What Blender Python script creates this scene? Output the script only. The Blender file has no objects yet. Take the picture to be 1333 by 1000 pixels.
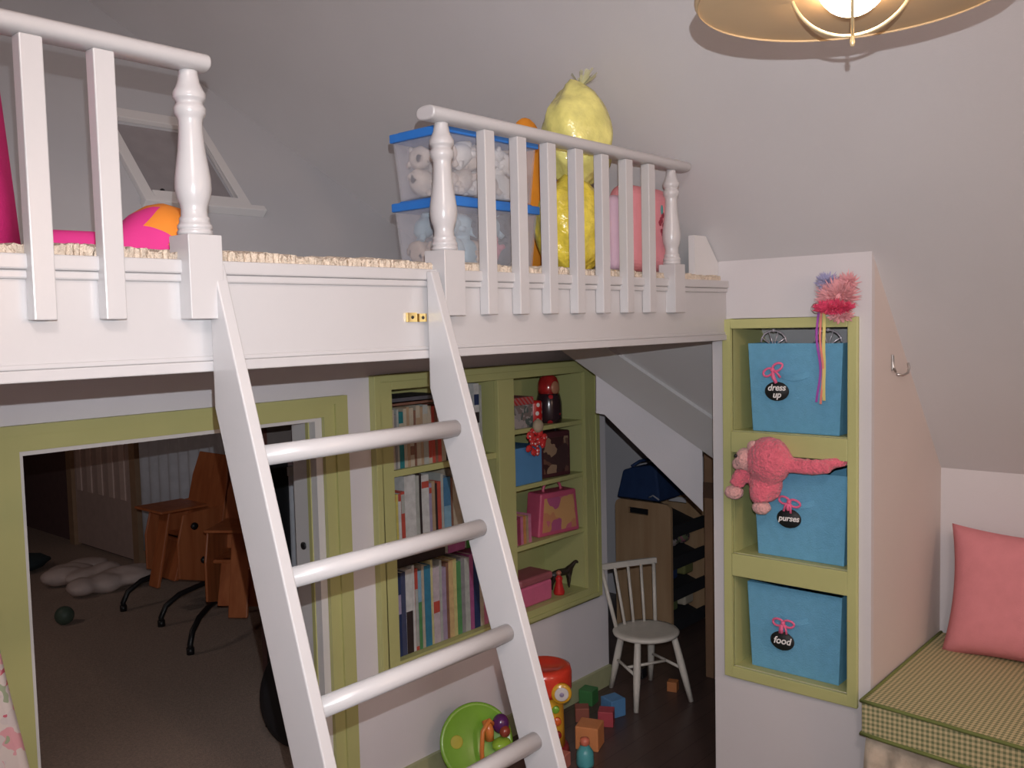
import bpy, bmesh, math, random
from mathutils import Vector, Matrix
R = random.Random(7)
SC = bpy.context.scene
COL = SC.collection
PI = math.pi

# ------------------------------------------------------------------ materials
MATS = {}
def nodes(m):
    m.use_nodes = True
    return m.node_tree.nodes, m.node_tree.links
def mat(name, col, rough=0.5, spec=0.5, noise=0.06, nscale=18.0, bump=0.0, bscale=60.0, metal=0.0, sheen=0.0, trans=0.0, coat=0.0, alpha=1.0):
    if name in MATS: return MATS[name]
    m = bpy.data.materials.new(name)
    n, l = nodes(m)
    b = n['Principled BSDF']
    b.inputs['Roughness'].default_value = rough
    b.inputs['Metallic'].default_value = metal
    b.inputs['Specular IOR Level'].default_value = spec
    b.inputs['Sheen Weight'].default_value = sheen
    b.inputs['Transmission Weight'].default_value = trans
    b.inputs['Coat Weight'].default_value = coat
    b.inputs['Alpha'].default_value = alpha
    tc = n.new('ShaderNodeTexCoord')
    nz = n.new('ShaderNodeTexNoise'); nz.inputs['Scale'].default_value = nscale; nz.inputs['Detail'].default_value = 3
    l.new(tc.outputs['Object'], nz.inputs['Vector'])
    cr = n.new('ShaderNodeValToRGB')
    cr.color_ramp.elements[0].position = 0.3; cr.color_ramp.elements[1].position = 0.7
    lo = [max(0, c*(1-noise)) for c in col]; hi = [min(1, c*(1+noise)) for c in col]
    cr.color_ramp.elements[0].color = (*lo, 1); cr.color_ramp.elements[1].color = (*hi, 1)
    l.new(nz.outputs['Fac'], cr.inputs['Fac']); l.new(cr.outputs['Color'], b.inputs['Base Color'])
    if bump:
        n2 = n.new('ShaderNodeTexNoise'); n2.inputs['Scale'].default_value = bscale; n2.inputs['Detail'].default_value = 4
        l.new(tc.outputs['Object'], n2.inputs['Vector'])
        bp = n.new('ShaderNodeBump'); bp.inputs['Strength'].default_value = bump; bp.inputs['Distance'].default_value = 0.01
        l.new(n2.outputs['Fac'], bp.inputs['Height']); l.new(bp.outputs['Normal'], b.inputs['Normal'])
    MATS[name] = m
    return m

def emis(name, col, strength):
    m = bpy.data.materials.new(name); n, l = nodes(m)
    b = n['Principled BSDF']; b.inputs['Base Color'].default_value = (*col, 1)
    b.inputs['Emission Color'].default_value = (*col, 1); b.inputs['Emission Strength'].default_value = strength
    return m

def mth(n, l, op, a, b=None, c=None):
    x = n.new('ShaderNodeMath'); x.operation = op
    for i, v in enumerate((a, b, c)):
        if v is None: continue
        if isinstance(v, (int, float)): x.inputs[i].default_value = v
        else: l.new(v, x.inputs[i])
    return x.outputs[0]
def mixc(n, l, f, a, b):
    x = n.new('ShaderNodeMix'); x.data_type = 'RGBA'
    if isinstance(f, (int, float)): x.inputs[0].default_value = f
    else: l.new(f, x.inputs[0])
    for s, v in ((6, a), (7, b)):
        if isinstance(v, tuple): x.inputs[s].default_value = (*v, 1)
        else: l.new(v, x.inputs[s])
    return x.outputs[2]
def basem(name, rough):
    m = bpy.data.materials.new(name); n, l = nodes(m)
    b = n['Principled BSDF']; b.inputs['Roughness'].default_value = rough
    tc = n.new('ShaderNodeTexCoord'); sp = n.new('ShaderNodeSeparateXYZ'); l.new(tc.outputs['Object'], sp.inputs[0])
    return m, n, l, b, tc, sp

def gingham(name, ca, cb, w):
    m, n, l, b, tc, sp = basem(name, 0.9)
    def stripe(v):
        return mth(n, l, 'GREATER_THAN', mth(n, l, 'FRACT', mth(n, l, 'DIVIDE', v, w)), 0.5)
    s1 = stripe(sp.outputs[1]); s2 = stripe(mth(n, l, 'ADD', sp.outputs[0], sp.outputs[2]))
    f = mth(n, l, 'MULTIPLY', mth(n, l, 'ADD', s1, s2), 0.5)
    l.new(mixc(n, l, f, ca, cb), b.inputs['Base Color'])
    return m
def dots(name, base, dot, scale, r=0.25, rough=0.35):
    m, n, l, b, tc, sp = basem(name, rough)
    v = n.new('ShaderNodeTexVoronoi'); v.inputs['Scale'].default_value = scale; v.inputs['Randomness'].default_value = 0.25
    l.new(tc.outputs['Object'], v.inputs['Vector'])
    f = mth(n, l, 'LESS_THAN', v.outputs['Distance'], r)
    l.new(mixc(n, l, f, base, dot), b.inputs['Base Color'])
    return m
def blotch(name, cols, scale, rough=0.6, detail=1.0, voronoi=True):
    m, n, l, b, tc, sp = basem(name, rough)
    if voronoi:
        v = n.new('ShaderNodeTexVoronoi'); v.inputs['Scale'].default_value = scale
        nz = n.new('ShaderNodeTexNoise'); nz.inputs['Scale'].default_value = scale*0.8
        l.new(tc.outputs['Object'], nz.inputs['Vector'])
        va = n.new('ShaderNodeVectorMath'); va.operation = 'MULTIPLY_ADD'
        va.inputs[1].default_value = (0.15*detail,)*3
        l.new(nz.outputs['Color'], va.inputs[0]); l.new(tc.outputs['Object'], va.inputs[2])
        l.new(va.outputs[0], v.inputs['Vector'])
        s = n.new('ShaderNodeSeparateColor'); l.new(v.outputs['Color'], s.inputs[0]); f = s.outputs[0]
    else:
        nz = n.new('ShaderNodeTexNoise'); nz.inputs['Scale'].default_value = scale; l.new(tc.outputs['Object'], nz.inputs['Vector']); f = nz.outputs['Fac']
    cr = n.new('ShaderNodeValToRGB'); cr.color_ramp.interpolation = 'CONSTANT' if voronoi else 'LINEAR'
    e = cr.color_ramp.elements
    e[0].color = (*cols[0], 1); e[0].position = 0 if voronoi else .3
    e[1].color = (*cols[-1], 1); e[1].position = (1 - 1/len(cols)) if voronoi else .7
    for i, c in enumerate(cols[1:-1], 1):
        q = e.new(i/len(cols) if voronoi else .3+.4*i/(len(cols)-1)); q.color = (*c, 1)
    l.new(f, cr.inputs[0]); l.new(cr.outputs[0], b.inputs['Base Color'])
    return m
def planks(name, c1, c2, c3, w=0.09, axis=1, length=.9, rough=.35):
    m, n, l, b, tc, sp = basem(name, rough)
    a = sp.outputs[axis]; o = sp.outputs[1-axis]
    idx = mth(n, l, 'FLOOR', mth(n, l, 'DIVIDE', a, w))
    off = mth(n, l, 'MULTIPLY', mth(n, l, 'FRACT', mth(n, l, 'MULTIPLY', idx, 0.37)), length)
    j = mth(n, l, 'FLOOR', mth(n, l, 'DIVIDE', mth(n, l, 'ADD', o, off), length))
    cb = n.new('ShaderNodeCombineXYZ'); l.new(idx, cb.inputs[0]); l.new(j, cb.inputs[1])
    wn = n.new('ShaderNodeTexWhiteNoise'); l.new(cb.outputs[0], wn.inputs['Vector'])
    nz = n.new('ShaderNodeTexNoise'); nz.inputs['Scale'].default_value = 6; nz.inputs['Detail'].default_value = 5
    mp = n.new('ShaderNodeMapping'); mp.inputs['Scale'].default_value = (1, 12, 1) if axis == 1 else (12, 1, 1)
    l.new(tc.outputs['Object'], mp.inputs[0]); l.new(mp.outputs[0], nz.inputs['Vector'])
    c = mixc(n, l, wn.outputs['Value'], c1, c2)
    c = mixc(n, l, mth(n, l, 'MULTIPLY', nz.outputs['Fac'], .7), c, c3)
    seam = mth(n, l, 'LESS_THAN', mth(n, l, 'FRACT', mth(n, l, 'DIVIDE', a, w)), 0.03)
    l.new(mixc(n, l, seam, c, (c3[0]*.4, c3[1]*.4, c3[2]*.4)), b.inputs['Base Color'])
    return m
def wood(name, c1, c2, axis='Z', scale=8, rough=.45):
    m, n, l, b, tc, sp = basem(name, rough)
    mp = n.new('ShaderNodeMapping'); s = [scale*4]*3; s['XYZ'.index(axis)] = scale*.4; mp.inputs['Scale'].default_value = s
    l.new(tc.outputs['Object'], mp.inputs[0])
    nz = n.new('ShaderNodeTexNoise'); nz.inputs['Scale'].default_value = 1; nz.inputs['Detail'].default_value = 5; l.new(mp.outputs[0], nz.inputs['Vector'])
    cr = n.new('ShaderNodeValToRGB'); cr.color_ramp.elements[0].position = .35; cr.color_ramp.elements[1].position = .65
    cr.color_ramp.elements[0].color = (*c1, 1); cr.color_ramp.elements[1].color = (*c2, 1)
    l.new(nz.outputs['Fac'], cr.inputs[0]); l.new(cr.outputs[0], b.inputs['Base Color'])
    return m

M_ceil = mat('ceiling_paint', (.60, .58, .585), .9, .2, .02, 3, .08, 220)
M_wall = mat('wall_paint', (.72, .69, .72), .85, .25, .02, 3, .06, 220)
M_tower = mat('partition_paint', (.62, .59, .60), .7, .3, .02, 3, .04, 200)
M_side = mat('warm_wall_paint', (.63, .56, .53), .8, .3, .02, 3, .05, 200)  # partition side colour with the warm lamplight mixed in
M_white = mat('white_gloss_paint', (.50, .485, .49), .28, .5, .01, 6, .02, 90)
M_white2 = mat('white_trim_paint', (.66, .65, .65), .4, .5, .01, 6)
M_green = mat('green_paint', (.47, .47, .20), .45, .45, .03, 6, .03, 60)
M_green2 = mat('green_recess_paint', (.44, .445, .195), .5, .4, .03, 6)
M_black = mat('black_metal', (.012, .012, .014), .4, .5)
M_brass = mat('brass', (.75, .55, .22), .3, .5, .05, 30, metal=.9)
M_chrome = mat('steel', (.45, .42, .4), .3, .5, metal=.9)
M_blue = mat('blue_fabric', (.15, .39, .58), .85, .2, .05, 40, .3, 250)
M_blue2 = mat('blue_paper', (.10, .27, .52), .6, .3, .03)
M_lid = mat('blue_plastic_lid', (.03, .19, .62), .35, .5)
M_pinkfuzz = mat('pink_fur', (.80, .16, .22), .95, .1, .12, 60, 1.0, 120, sheen=.4)
M_pinkpale = mat('pale_pink_fur', (.80, .42, .40), .95, .1, .08, 60, 1.0, 120, sheen=.4)
M_pillow = mat('pink_cotton', (.66, .245, .265), .9, .15, .03, 30, .15, 300)
M_rib_pink = mat('pink_ribbon', (.85, .15, .30), .5)
M_magenta = mat('magenta_fabric', (.62, .03, .20), .85, .2, .06, 14, .2, 200)
M_orange = mat('orange_plastic', (.62, .17, .045), .5)
M_orangefab = mat('orange_fabric', (.82, .30, .03), .85, .2)
M_olive = mat('olive_piping', (.16, .19, .06), .8, .2)
M_cream = mat('cream_linen', (.55, .48, .38), .9, .15, .06, 20, .3, 120)
M_navy = mat('navy_canvas', (.02, .045, .13), .75, .3, .1, 20, .2, 150)
M_chair = mat('chair_white_paint', (.66, .62, .56), .4, .5)
M_pine = wood('pine_wood', (.44, .27, .15), (.52, .34, .20), 'Z', 5)
M_owood = wood('orange_wood', (.46, .13, .045), (.58, .19, .07), 'Z', 6)
M_floor = planks('dark_plank_floor', (.085, .055, .05), (.11, .07, .062), (.07, .045, .04), .09, 1)
M_carpet = mat('brown_carpet', (.56, .44, .37), .98, .05, .14, 90, .8, 300)
M_shag = mat('cream_shag', (.62, .52, .42), .98, .05, .16, 70, 1.0, 150)
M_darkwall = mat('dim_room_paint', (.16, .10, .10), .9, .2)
M_brownpap = mat('brown_cardboard', (.24, .14, .085), .8, .2, .08, 12)
M_gingham = gingham('gingham_cloth', (.60, .50, .28), (.17, .19, .09), .013)
M_shade = mat('lamp_shade_metal', (.60, .42, .24), .5, .5, .04, 8)
M_glassg = mat('clouded_plastic', (.62, .62, .68), .25, .5, .02, 5, alpha=.24)

# ------------------------------------------------------------------ mesh builder
class MB:
    def __init__(s): s.v = []; s.f = []; s.sm = []
    def add(s, vs, fs, smooth=False):
        o = len(s.v); s.v += [Vector(v) for v in vs]
        s.f += [tuple(i+o for i in f) for f in fs]; s.sm += [smooth]*len(fs)
        return s
    def xf(s, M):
        s.v = [M @ v for v in s.v]; return s
    def box(s, x0, x1, y0, y1, z0, z1, M=None):
        vs = [Vector(p) for p in ((x0,y0,z0),(x1,y0,z0),(x1,y1,z0),(x0,y1,z0),(x0,y0,z1),(x1,y0,z1),(x1,y1,z1),(x0,y1,z1))]
        if M: vs = [M @ v for v in vs]
        return s.add(vs, [(0,3,2,1),(4,5,6,7),(0,1,5,4),(1,2,6,5),(2,3,7,6),(3,0,4,7)])
    def prism(s, pts, axis, a, b):
        def mk(p, t):
            if axis == 'Y': return (p[0], t, p[1])
            if axis == 'X': return (t, p[0], p[1])
            return (p[0], p[1], t)
        n = len(pts)
        vs = [mk(p, a) for p in pts] + [mk(p, b) for p in pts]
        fs = [tuple(range(n)), tuple(range(2*n-1, n-1, -1))] + [(i, n+i, n+(i+1) % n, (i+1) % n) for i in range(n)]
        return s.add(vs, fs)
    def slab(s, pts, thick):   # polygon of 3d points thickened by vector
        n = len(pts); t = Vector(thick)
        vs = [Vector(p) for p in pts] + [Vector(p)+t for p in pts]
        return s.add(vs, [tuple(range(n)), tuple(range(2*n-1, n-1, -1))] + [(i, n+i, n+(i+1) % n, (i+1) % n) for i in range(n)])
    def lathe(s, prof, seg=24, M=None, sq=None):
        vs = []; fs = []
        for (r, z) in prof:
            for k in range(seg):
                a = 2*PI*k/seg; vs.append(Vector((r*math.cos(a), r*math.sin(a), z)))
        if M: vs = [M @ v for v in vs]
        for i in range(len(prof)-1):
            for k in range(seg):
                a = i*seg+k; b = i*seg+(k+1) % seg
                fs.append((a, b, b+seg, a+seg))
        s.add(vs, fs, True)
        o = len(s.v)-len(vs)
        for i, rev in ((0, True), (len(prof)-1, False)):
            if prof[i][0] > 1e-4:
                f = [o+i*seg+k for k in range(seg)]
                s.f.append(tuple(reversed(f)) if rev else tuple(f)); s.sm.append(False)
        return s
    def tube(s, pts, r, seg=10, caps=True):
        pts = [Vector(p) for p in pts]; n = len(pts); vs = []; fs = []
        up = None
        for i, p in enumerate(pts):
            t = (pts[min(i+1, n-1)]-pts[max(i-1, 0)]).normalized()
            if up is None:
                up = Vector((0, 0, 1)) if abs(t.z) < .9 else Vector((1, 0, 0))
            a = t.cross(up)
            if a.length < 1e-5: a = t.cross(Vector((0, 1, 0)))
            a.normalize(); b = a.cross(t).normalized(); up = b
            rr = r[i] if isinstance(r, (list, tuple)) else r
            for k in range(seg):
                q = 2*PI*k/seg; vs.append(p + a*rr*math.cos(q) + b*rr*math.sin(q))
        for i in range(n-1):
            for k in range(seg):
                a = i*seg+k; b = i*seg+(k+1) % seg; fs.append((a, b, b+seg, a+seg))
        s.add(vs, fs, True)
        if caps:
            o = len(s.v)-len(vs)
            s.f.append(tuple(o+k for k in reversed(range(seg)))); s.sm.append(False)
            s.f.append(tuple(o+(n-1)*seg+k for k in range(seg))); s.sm.append(False)
        return s
    def ball(s, c, r, M=None, seg=20, rings=12, fn=None):
        r = (r, r, r) if isinstance(r, (int, float)) else r
        vs = []; fs = []
        for i in range(rings+1):
            th = PI*i/rings
            for k in range(seg):
                ph = 2*PI*k/seg
                v = Vector((math.sin(th)*math.cos(ph), math.sin(th)*math.sin(ph), math.cos(th)))
                if fn: v = v*fn(v)
                v = Vector((v.x*r[0], v.y*r[1], v.z*r[2]))
                if M: v = M @ v
                vs.append(v + Vector(c))
        for i in range(rings):
            for k in range(seg):
                a = i*seg+k; b = i*seg+(k+1) % seg; fs.append((a, a+seg, b+seg, b))
        return s.add(vs, fs, True)
    def torus(s, c, R_, r, M=None, seg=32, sg=8, a0=0, a1=2*PI):
        full = abs(a1-a0-2*PI) < 1e-6; n = seg if full else seg+1
        pts = []
        for i in range(n + (1 if full else 0)):
            a = a0+(a1-a0)*i/seg; v = Vector((R_*math.cos(a), R_*math.sin(a), 0))
            if M: v = M @ v
            pts.append(v+Vector(c))
        return s.tube(pts, r, sg, caps=not full)
    def build(s, name, m, parent=None, bevel=0, segs=2, seg=None, sub=0, bsmooth=True):
        me = bpy.data.meshes.new(name)
        off = Vector((0, 0, 0))
        p = parent
        while p is not None: off += p.location; p = p.parent
        me.from_pydata([v-off for v in s.v], [], s.f)
        for pl, q in zip(me.polygons, s.sm): pl.use_smooth = q
        bm = bmesh.new(); bm.from_mesh(me)
        bmesh.ops.remove_doubles(bm, verts=bm.verts, dist=1e-6)
        bmesh.ops.recalc_face_normals(bm, faces=bm.faces); bm.to_mesh(me); bm.free()
        me.materials.append(m)
        o = bpy.data.objects.new(name, me); COL.objects.link(o)
        if parent is not None: o.parent = parent
        if bevel:
            md = o.modifiers.new('bevel', 'BEVEL'); md.width = bevel; md.segments = segs; md.limit_method = 'ANGLE'; md.angle_limit = .7
        if sub:
            md = o.modifiers.new('sub', 'SUBSURF'); md.levels = sub; md.render_levels = sub
        return o

def tag(o, label, cat, group=None):
    o['label'] = label; o['category'] = cat
    if group: o['group'] = group
    return o
def crumple(v, s=1): return 1+.035*math.sin(7*v.x+3*v.z*s)+.03*math.sin(11*v.y-5*v.z)+.02*math.sin(19*v.x+13*v.y)
def thing(name, label, cat, loc=(0, 0, 0), group=None):
    o = bpy.data.objects.new(name, None); o.empty_display_size = .05; COL.objects.link(o); o.location = loc
    return tag(o, label, cat, group)
def struct(o):
    o['kind'] = 'structure'; return o
def relabel(o, lab): o['label'] = lab; return o
def RZ(a, c=(0, 0, 0)): return Matrix.Translation(c) @ Matrix.Rotation(a, 4, 'Z')
def ROT(ax, a): return Matrix.Rotation(a, 4, ax)
T = Matrix.Translation

# ------------------------------------------------------------------ camera
cp, sp_, yaw, roll = math.cos(.0667), math.sin(.0667), .7216, -.0232
fw = Vector((math.cos(yaw)*cp, math.sin(yaw)*cp, -sp_))
r0 = fw.cross(Vector((0, 0, 1))).normalized(); u0 = r0.cross(fw)
rv = math.cos(roll)*r0+math.sin(roll)*u0; uv = -math.sin(roll)*r0+math.cos(roll)*u0
CAM = Vector((0, 0, 1.58))
cd = bpy.data.cameras.new('camera'); co = bpy.data.objects.new('camera', cd); COL.objects.link(co)
co.matrix_world = Matrix(((rv.x, uv.x, -fw.x, CAM.x), (rv.y, uv.y, -fw.y, CAM.y), (rv.z, uv.z, -fw.z, CAM.z), (0, 0, 0, 1)))
cd.sensor_width = 36; cd.lens = 36*1195/1333; cd.clip_start = .02
SC.camera = co

# ------------------------------------------------------------------ setting
YB = 2.29; YF = 1.337; XT = 2.5; YT0 = .905; XK = 3.115
def zA(x): return 4.461-1.085*x
struct(MB().box(-1.7, 4.4, -2.5, YB+.12, -.08, 0).build('floor', M_floor))
struct(MB().box(3.15, 4.4, YB+.12, 3.2, -.08, 0).build('floor_closet', M_floor))
struct(MB().box(-1.7, 3.0, YB+.12, 8.6, -.08, .002).build('floor_next_room', M_carpet))
# sloped ceiling over the window seat and over the loft (two slopes meeting in a valley)
def slopeA(x0, x1, y0, y1): return [(x0, y0, zA(x0)), (x1, y0, zA(x1)), (x1, y1, zA(x1)), (x0, y1, zA(x0))]
mb = MB(); mb.slab(slopeA(1.25, XK, -2.5, YT0+.005), (.08, 0, .08)); mb.slab(slopeA(1.25, 2.53, YT0+.005, 4.3), (.08, 0, .08))
struct(mb.build('ceiling_slope', M_ceil))
def zB(y): return 1.085*y-.87
hx0, hx1, hz0, hz1 = 1.375, 1.67, 1.985, 2.245      # opening of the small skylight
def yB(z): return (z+.87)/1.085
mb = MB()
y0, y1 = yB(1.60), 4.3
def patch(a, b, za, zb): mb.slab([(a, yB(za), za), (b, yB(za), za), (b, yB(zb), zb), (a, yB(zb), zb)], (0, .03, -.03))
patch(-1.7, hx0, 1.70, zB(y1)); patch(hx1, 2.75, 1.70, zB(y1)); patch(hx0, hx1, 1.70, hz0); patch(hx0, hx1, hz1, zB(y1))
struct(mb.build('ceiling_loft_slope', mat('loft_slope_paint', (.50, .505, .53), .9, .2, .02, 3)))
struct(MB().box(-1.7, 1.30, -2.5, 4.3, 3.10, 3.16).build('ceiling', M_ceil))
# walls
struct(MB().box(-1.78, -1.7, -2.5, 8.6, -.08, 3.2).build('wall_left', M_wall))
struct(MB().box(-1.7, XK+.1, -2.58, -2.5, -.08, 3.2).build('wall_rear', M_wall))
struct(MB().box(XK, XK+.08, -2.5, YT0+.02, 0, zA(XK)+.02).build('wall_right', M_tower))
mb = MB(); y0, y1 = YB, YB+.12
mb.box(-1.7, .84, y0, y1, 0, 1.66); mb.box(.84, 1.715, y0, y1, 1.305, 1.66); mb.box(1.715, 1.955, y0, y1, 0, 1.66)
mb.box(1.955, 3.10, y0, y1, 0, .455); mb.box(1.955, 3.10, y0, y1, 1.375, 1.66); mb.box(3.10, 3.2, y0, y1, 0, 1.66)
struct(mb.build('wall_back', M_wall))
# space under the loft on the right: slope, end wall, closet behind
PANEL = [(2.834, 2.065, 1.386), (2.832, 2.067, 1.228), (2.854, 2.044, 1.221), (3.111, 1.770, .835), (3.111, 1.770, 1.083)]
mb = MB(); mb.slab([(2.700, 1.39, 1.531), (2.700, 2.208, 1.531), (2.772, 2.131, 1.453), (3.166, 1.712, 1.026), (3.166, 1.39, 1.026)], (.015, 0, .014))
struct(mb.build('ceiling_under_loft', M_ceil))
struct(MB().slab([(2.71, 2.195, 1.520), (2.772, 2.131, 1.453), (3.160, 1.718, 1.032), (3.06, 1.565, 1.141), (2.752, 1.922, 1.474), (2.71, 1.972, 1.520)], (-.010, 0, -.0092)).build('trim_1', M_white2))
struct(MB().slab(PANEL, (.014, .0134, 0)).slab([(2.838, 2.070, 1.386), (3.143, 2.289, 1.366), (3.143, 2.289, 1.190), (2.838, 2.070, 1.228)], (.006, -.008, 0)).build('wall_panel', M_wall))
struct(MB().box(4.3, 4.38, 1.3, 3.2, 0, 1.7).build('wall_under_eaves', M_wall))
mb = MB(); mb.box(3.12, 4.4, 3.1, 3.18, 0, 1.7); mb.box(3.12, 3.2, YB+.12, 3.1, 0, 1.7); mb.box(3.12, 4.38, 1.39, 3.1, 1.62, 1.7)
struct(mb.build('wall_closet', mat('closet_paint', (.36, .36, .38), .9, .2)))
struct(MB().box(.84-.6, 1.73, YB+.12, YB+.125, 1.66, 1.67).build('trim_2', M_wall))
# next room
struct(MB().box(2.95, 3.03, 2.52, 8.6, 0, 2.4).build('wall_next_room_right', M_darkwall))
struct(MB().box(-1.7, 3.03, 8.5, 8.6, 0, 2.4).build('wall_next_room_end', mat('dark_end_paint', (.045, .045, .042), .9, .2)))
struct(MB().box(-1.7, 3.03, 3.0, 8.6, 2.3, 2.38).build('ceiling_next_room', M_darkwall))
# partition tower with three open cubbies
FY0, FY1, FZ0, FZ1 = .938, 1.345, .485, 1.575
OY0, OY1 = .966, 1.318
CZ = [(.518, .800), (.868, 1.177), (1.240, 1.547)]
mb = MB()
mb.box(XT, XT+.02, YT0, OY0, 0, zA(XT)); mb.box(XT, XT+.02, OY1, 1.385, 0, zA(XT))
mb.box(XT, XT+.02, OY0, OY1, 0, CZ[0][0]); mb.box(XT, XT+.02, OY0, OY1, CZ[2][1], zA(XT))
mb.box(XT, XT+.02, OY0, OY1, CZ[0][1], CZ[1][0]); mb.box(XT, XT+.02, OY0, OY1, CZ[1][1], CZ[2][0])
struct(mb.build('wall_partition', M_tower))
mb = MB(); pr = [(XT+.02, 0), (XK, 0), (XK, zA(XK)), (XT+.02, zA(XT+.02))]
mb.prism(pr, 'Y', YT0, YT0+.02)
struct(mb.build('wall_partition_side', M_side))
mb = MB(); mb.prism([(XT+.02, 0), (XK+.08, 0), (XK+.08, 1.30), (XT+.02, 1.66)], 'Y', 1.365, 1.385); mb.box(XK-.02, XK+.08, YT0+.02, 1.365, 0, 1.1)
struct(mb.build('wall_partition_inner', M_wall))
struct(MB().slab([(XT+.02, YT0+.02, zA(XT+.02)-.001), (XK, YT0+.02, zA(XK)-.001), (XK, 1.36, zA(XK)-.001), (XT+.02, 1.36, zA(XT+.02)-.001)], (.02, 0, .02)).build('ceiling_partition', M_ceil))
# small return panel where the loft meets the slope
struct(MB().prism([(2.36, 1.69), (2.497, 1.69), (2.497, 1.745), (2.425, 1.82), (2.36, 1.82)], 'Y', YF+.025, YF+.045).build('trim_3', M_white2))

# cubby unit
cub = thing('cubby_shelf', 'built-in green three-hole cubby unit set into the pale partition wall', 'shelf', (XT, 1.14, FZ0))
mb = MB(); a, b = XT-.014, XT
mb.box(a, b, FY0, OY0, FZ0, FZ1); mb.box(a, b, OY1, FY1, FZ0, FZ1)
for z0, z1 in ((FZ0, CZ[0][0]), (CZ[0][1], CZ[1][0]), (CZ[1][1], CZ[2][0]), (CZ[2][1], FZ1)): mb.box(a, b, OY0, OY1, z0, z1)
mb.build('face_frame', M_green, cub, .002)
for (z0, z1) in CZ:
    mb = MB(); t = .012; x1 = XT+.36
    mb.box(XT+.0205, x1, OY0-t, OY0, z0-t, z1+t); mb.box(XT+.0205, x1, OY1, OY1+t, z0-t, z1+t)
    mb.box(XT+.0205, x1, OY0, OY1, z0-t, z0); mb.box(XT+.0205, x1, OY0, OY1, z1, z1+t); mb.box(x1, x1+t, OY0-t, OY1+t, z0-t, z1+t)
    mb.box(XT+.0002, XT+.0205, OY0, OY0+.002, z0, z1); mb.box(XT+.0002, XT+.0205, OY1-.002, OY1, z0, z1); mb.box(XT+.0002, XT+.0205, OY0, OY1, z0, z0+.002)
    mb.build('compartment', M_green2, cub)

# doorway casing
def casing(name, xa, xb, ztop, w, wt, m):
    o = MB()
    y = YB-.018
    def frame(y0, y1, ins, ins2):
        o.prism([(xa-w+ins, 0), (xa-ins2, 0), (xa-ins2, ztop+ins2), (xb+ins2, ztop+ins2), (xb+ins2, 0), (xb+w-ins, 0), (xb+w-ins, ztop+wt-ins), (xa-w+ins, ztop+wt-ins)], 'Y', y0, y1)
    frame(YB-.014, YB, 0, 0); frame(YB-.022, YB-.014, .0, -(-.0)+.045 if False else w*.45); 
    return struct(o.build(name, m))
casing('door_1', .838, 1.715, 1.305, .085, .062, M_green)
mb = MB(); mb.box(.84, .85, YB+.0, YB+.12, 0, 1.305); mb.box(1.69, 1.714, YB+.0, YB+.12, 0, 1.305); mb.box(.85, 1.69, YB, YB+.12, 1.293, 1.305)
struct(mb.build('trim_4', M_white2))
struct(MB().prism([(1.686, 0), (1.69, 0), (1.69, 1.293), (1.686, 1.293)], 'Y', YB+.03, YB+.045).build('trim_5', M_green))
# strike plate on the jamb
tag(MB().lathe([(0, 0), (.012, 0), (.012, .004), (0, .004)], 16, T((1.6865, YB+.075, .90)) @ ROT('Y', -PI/2)).build('strike_plate', M_black), 'small dark round latch fitting on the white door jamb', 'latch')
# baseboards
mb = MB(); mb.box(1.80, 3.2, YB-.014, YB, 0, .085); struct(mb.build('baseboard_back', mat('pale_green_paint', (.42, .43, .25), .5)))
mb = MB(); mb.box(-1.7, .75, YB-.014, YB, 0, .085); struct(mb.build('baseboard_back_left', M_white2))

# loft platform ------------------------------------------------------------
lp = thing('loft_platform', 'white built-in loft platform spanning above the doorway and bookcase', 'loft', (.5, YF, 1.513))
MB().box(-1.7, XT-.001, YF, YF+.02, 1.513, 1.69).build('fascia_board', M_white, lp)
mb = MB(); mb.box(-1.7, XT-.001, YF-.010, YF, 1.668, 1.69); mb.box(-1.7, XT-.001, YF-.006, YF, 1.655, 1.668)
mb.build('top_moulding', M_white, lp, .003)
mb = MB(); mb.box(-1.7, XT-.001, YF-.008, YF, 1.513, 1.530); mb.box(-1.7, XT-.001, YF-.004, YF, 1.530, 1.538)
mb.build('bottom_moulding', M_white, lp, .003)
MB().box(-1.7, XT-.001, YF+.02, YB, 1.60, 1.675).build('deck', M_white2, lp)

def rug():
    nx, ny = 900, 10; x0, x1, ya, yb = -1.6, 2.47, YF+.004, 2.26
    m = MB(); vs = []; fs = []; rr = random.Random(3)
    for i in range(nx+1):
        for j in range(ny+1):
            x = x0+(x1-x0)*i/nx; y = ya+(yb-ya)*(j/ny)**1.6
            z = 1.710+rr.uniform(-.004, .004)+.002*math.sin(x*23)
            if j == 0: z = 1.681; y += rr.uniform(-.006, .001)
            if j == 1: z = 1.704+rr.uniform(-.004, .003)+.002*math.sin(x*23); y = ya+rr.uniform(-.004, .003)
            vs.append((x, y, z))
    for i in range(nx):
        for j in range(ny):
            a = i*(ny+1)+j; fs.append((a, a+ny+1, a+ny+2, a+1))
    b0 = len(vs); vs += [(x0, ya, 1.676), (x1, ya, 1.676), (x1, yb, 1.676), (x0, yb, 1.676)]; fs.append((b0, b0+3, b0+2, b0+1))
    m.add(vs, fs, False)
    o = m.build('shag_rug', M_shag)
    # tufts along the visible edge
    return tag(o, 'cream shaggy rug lying on the loft deck behind the railings', 'rug')
rug()

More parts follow.
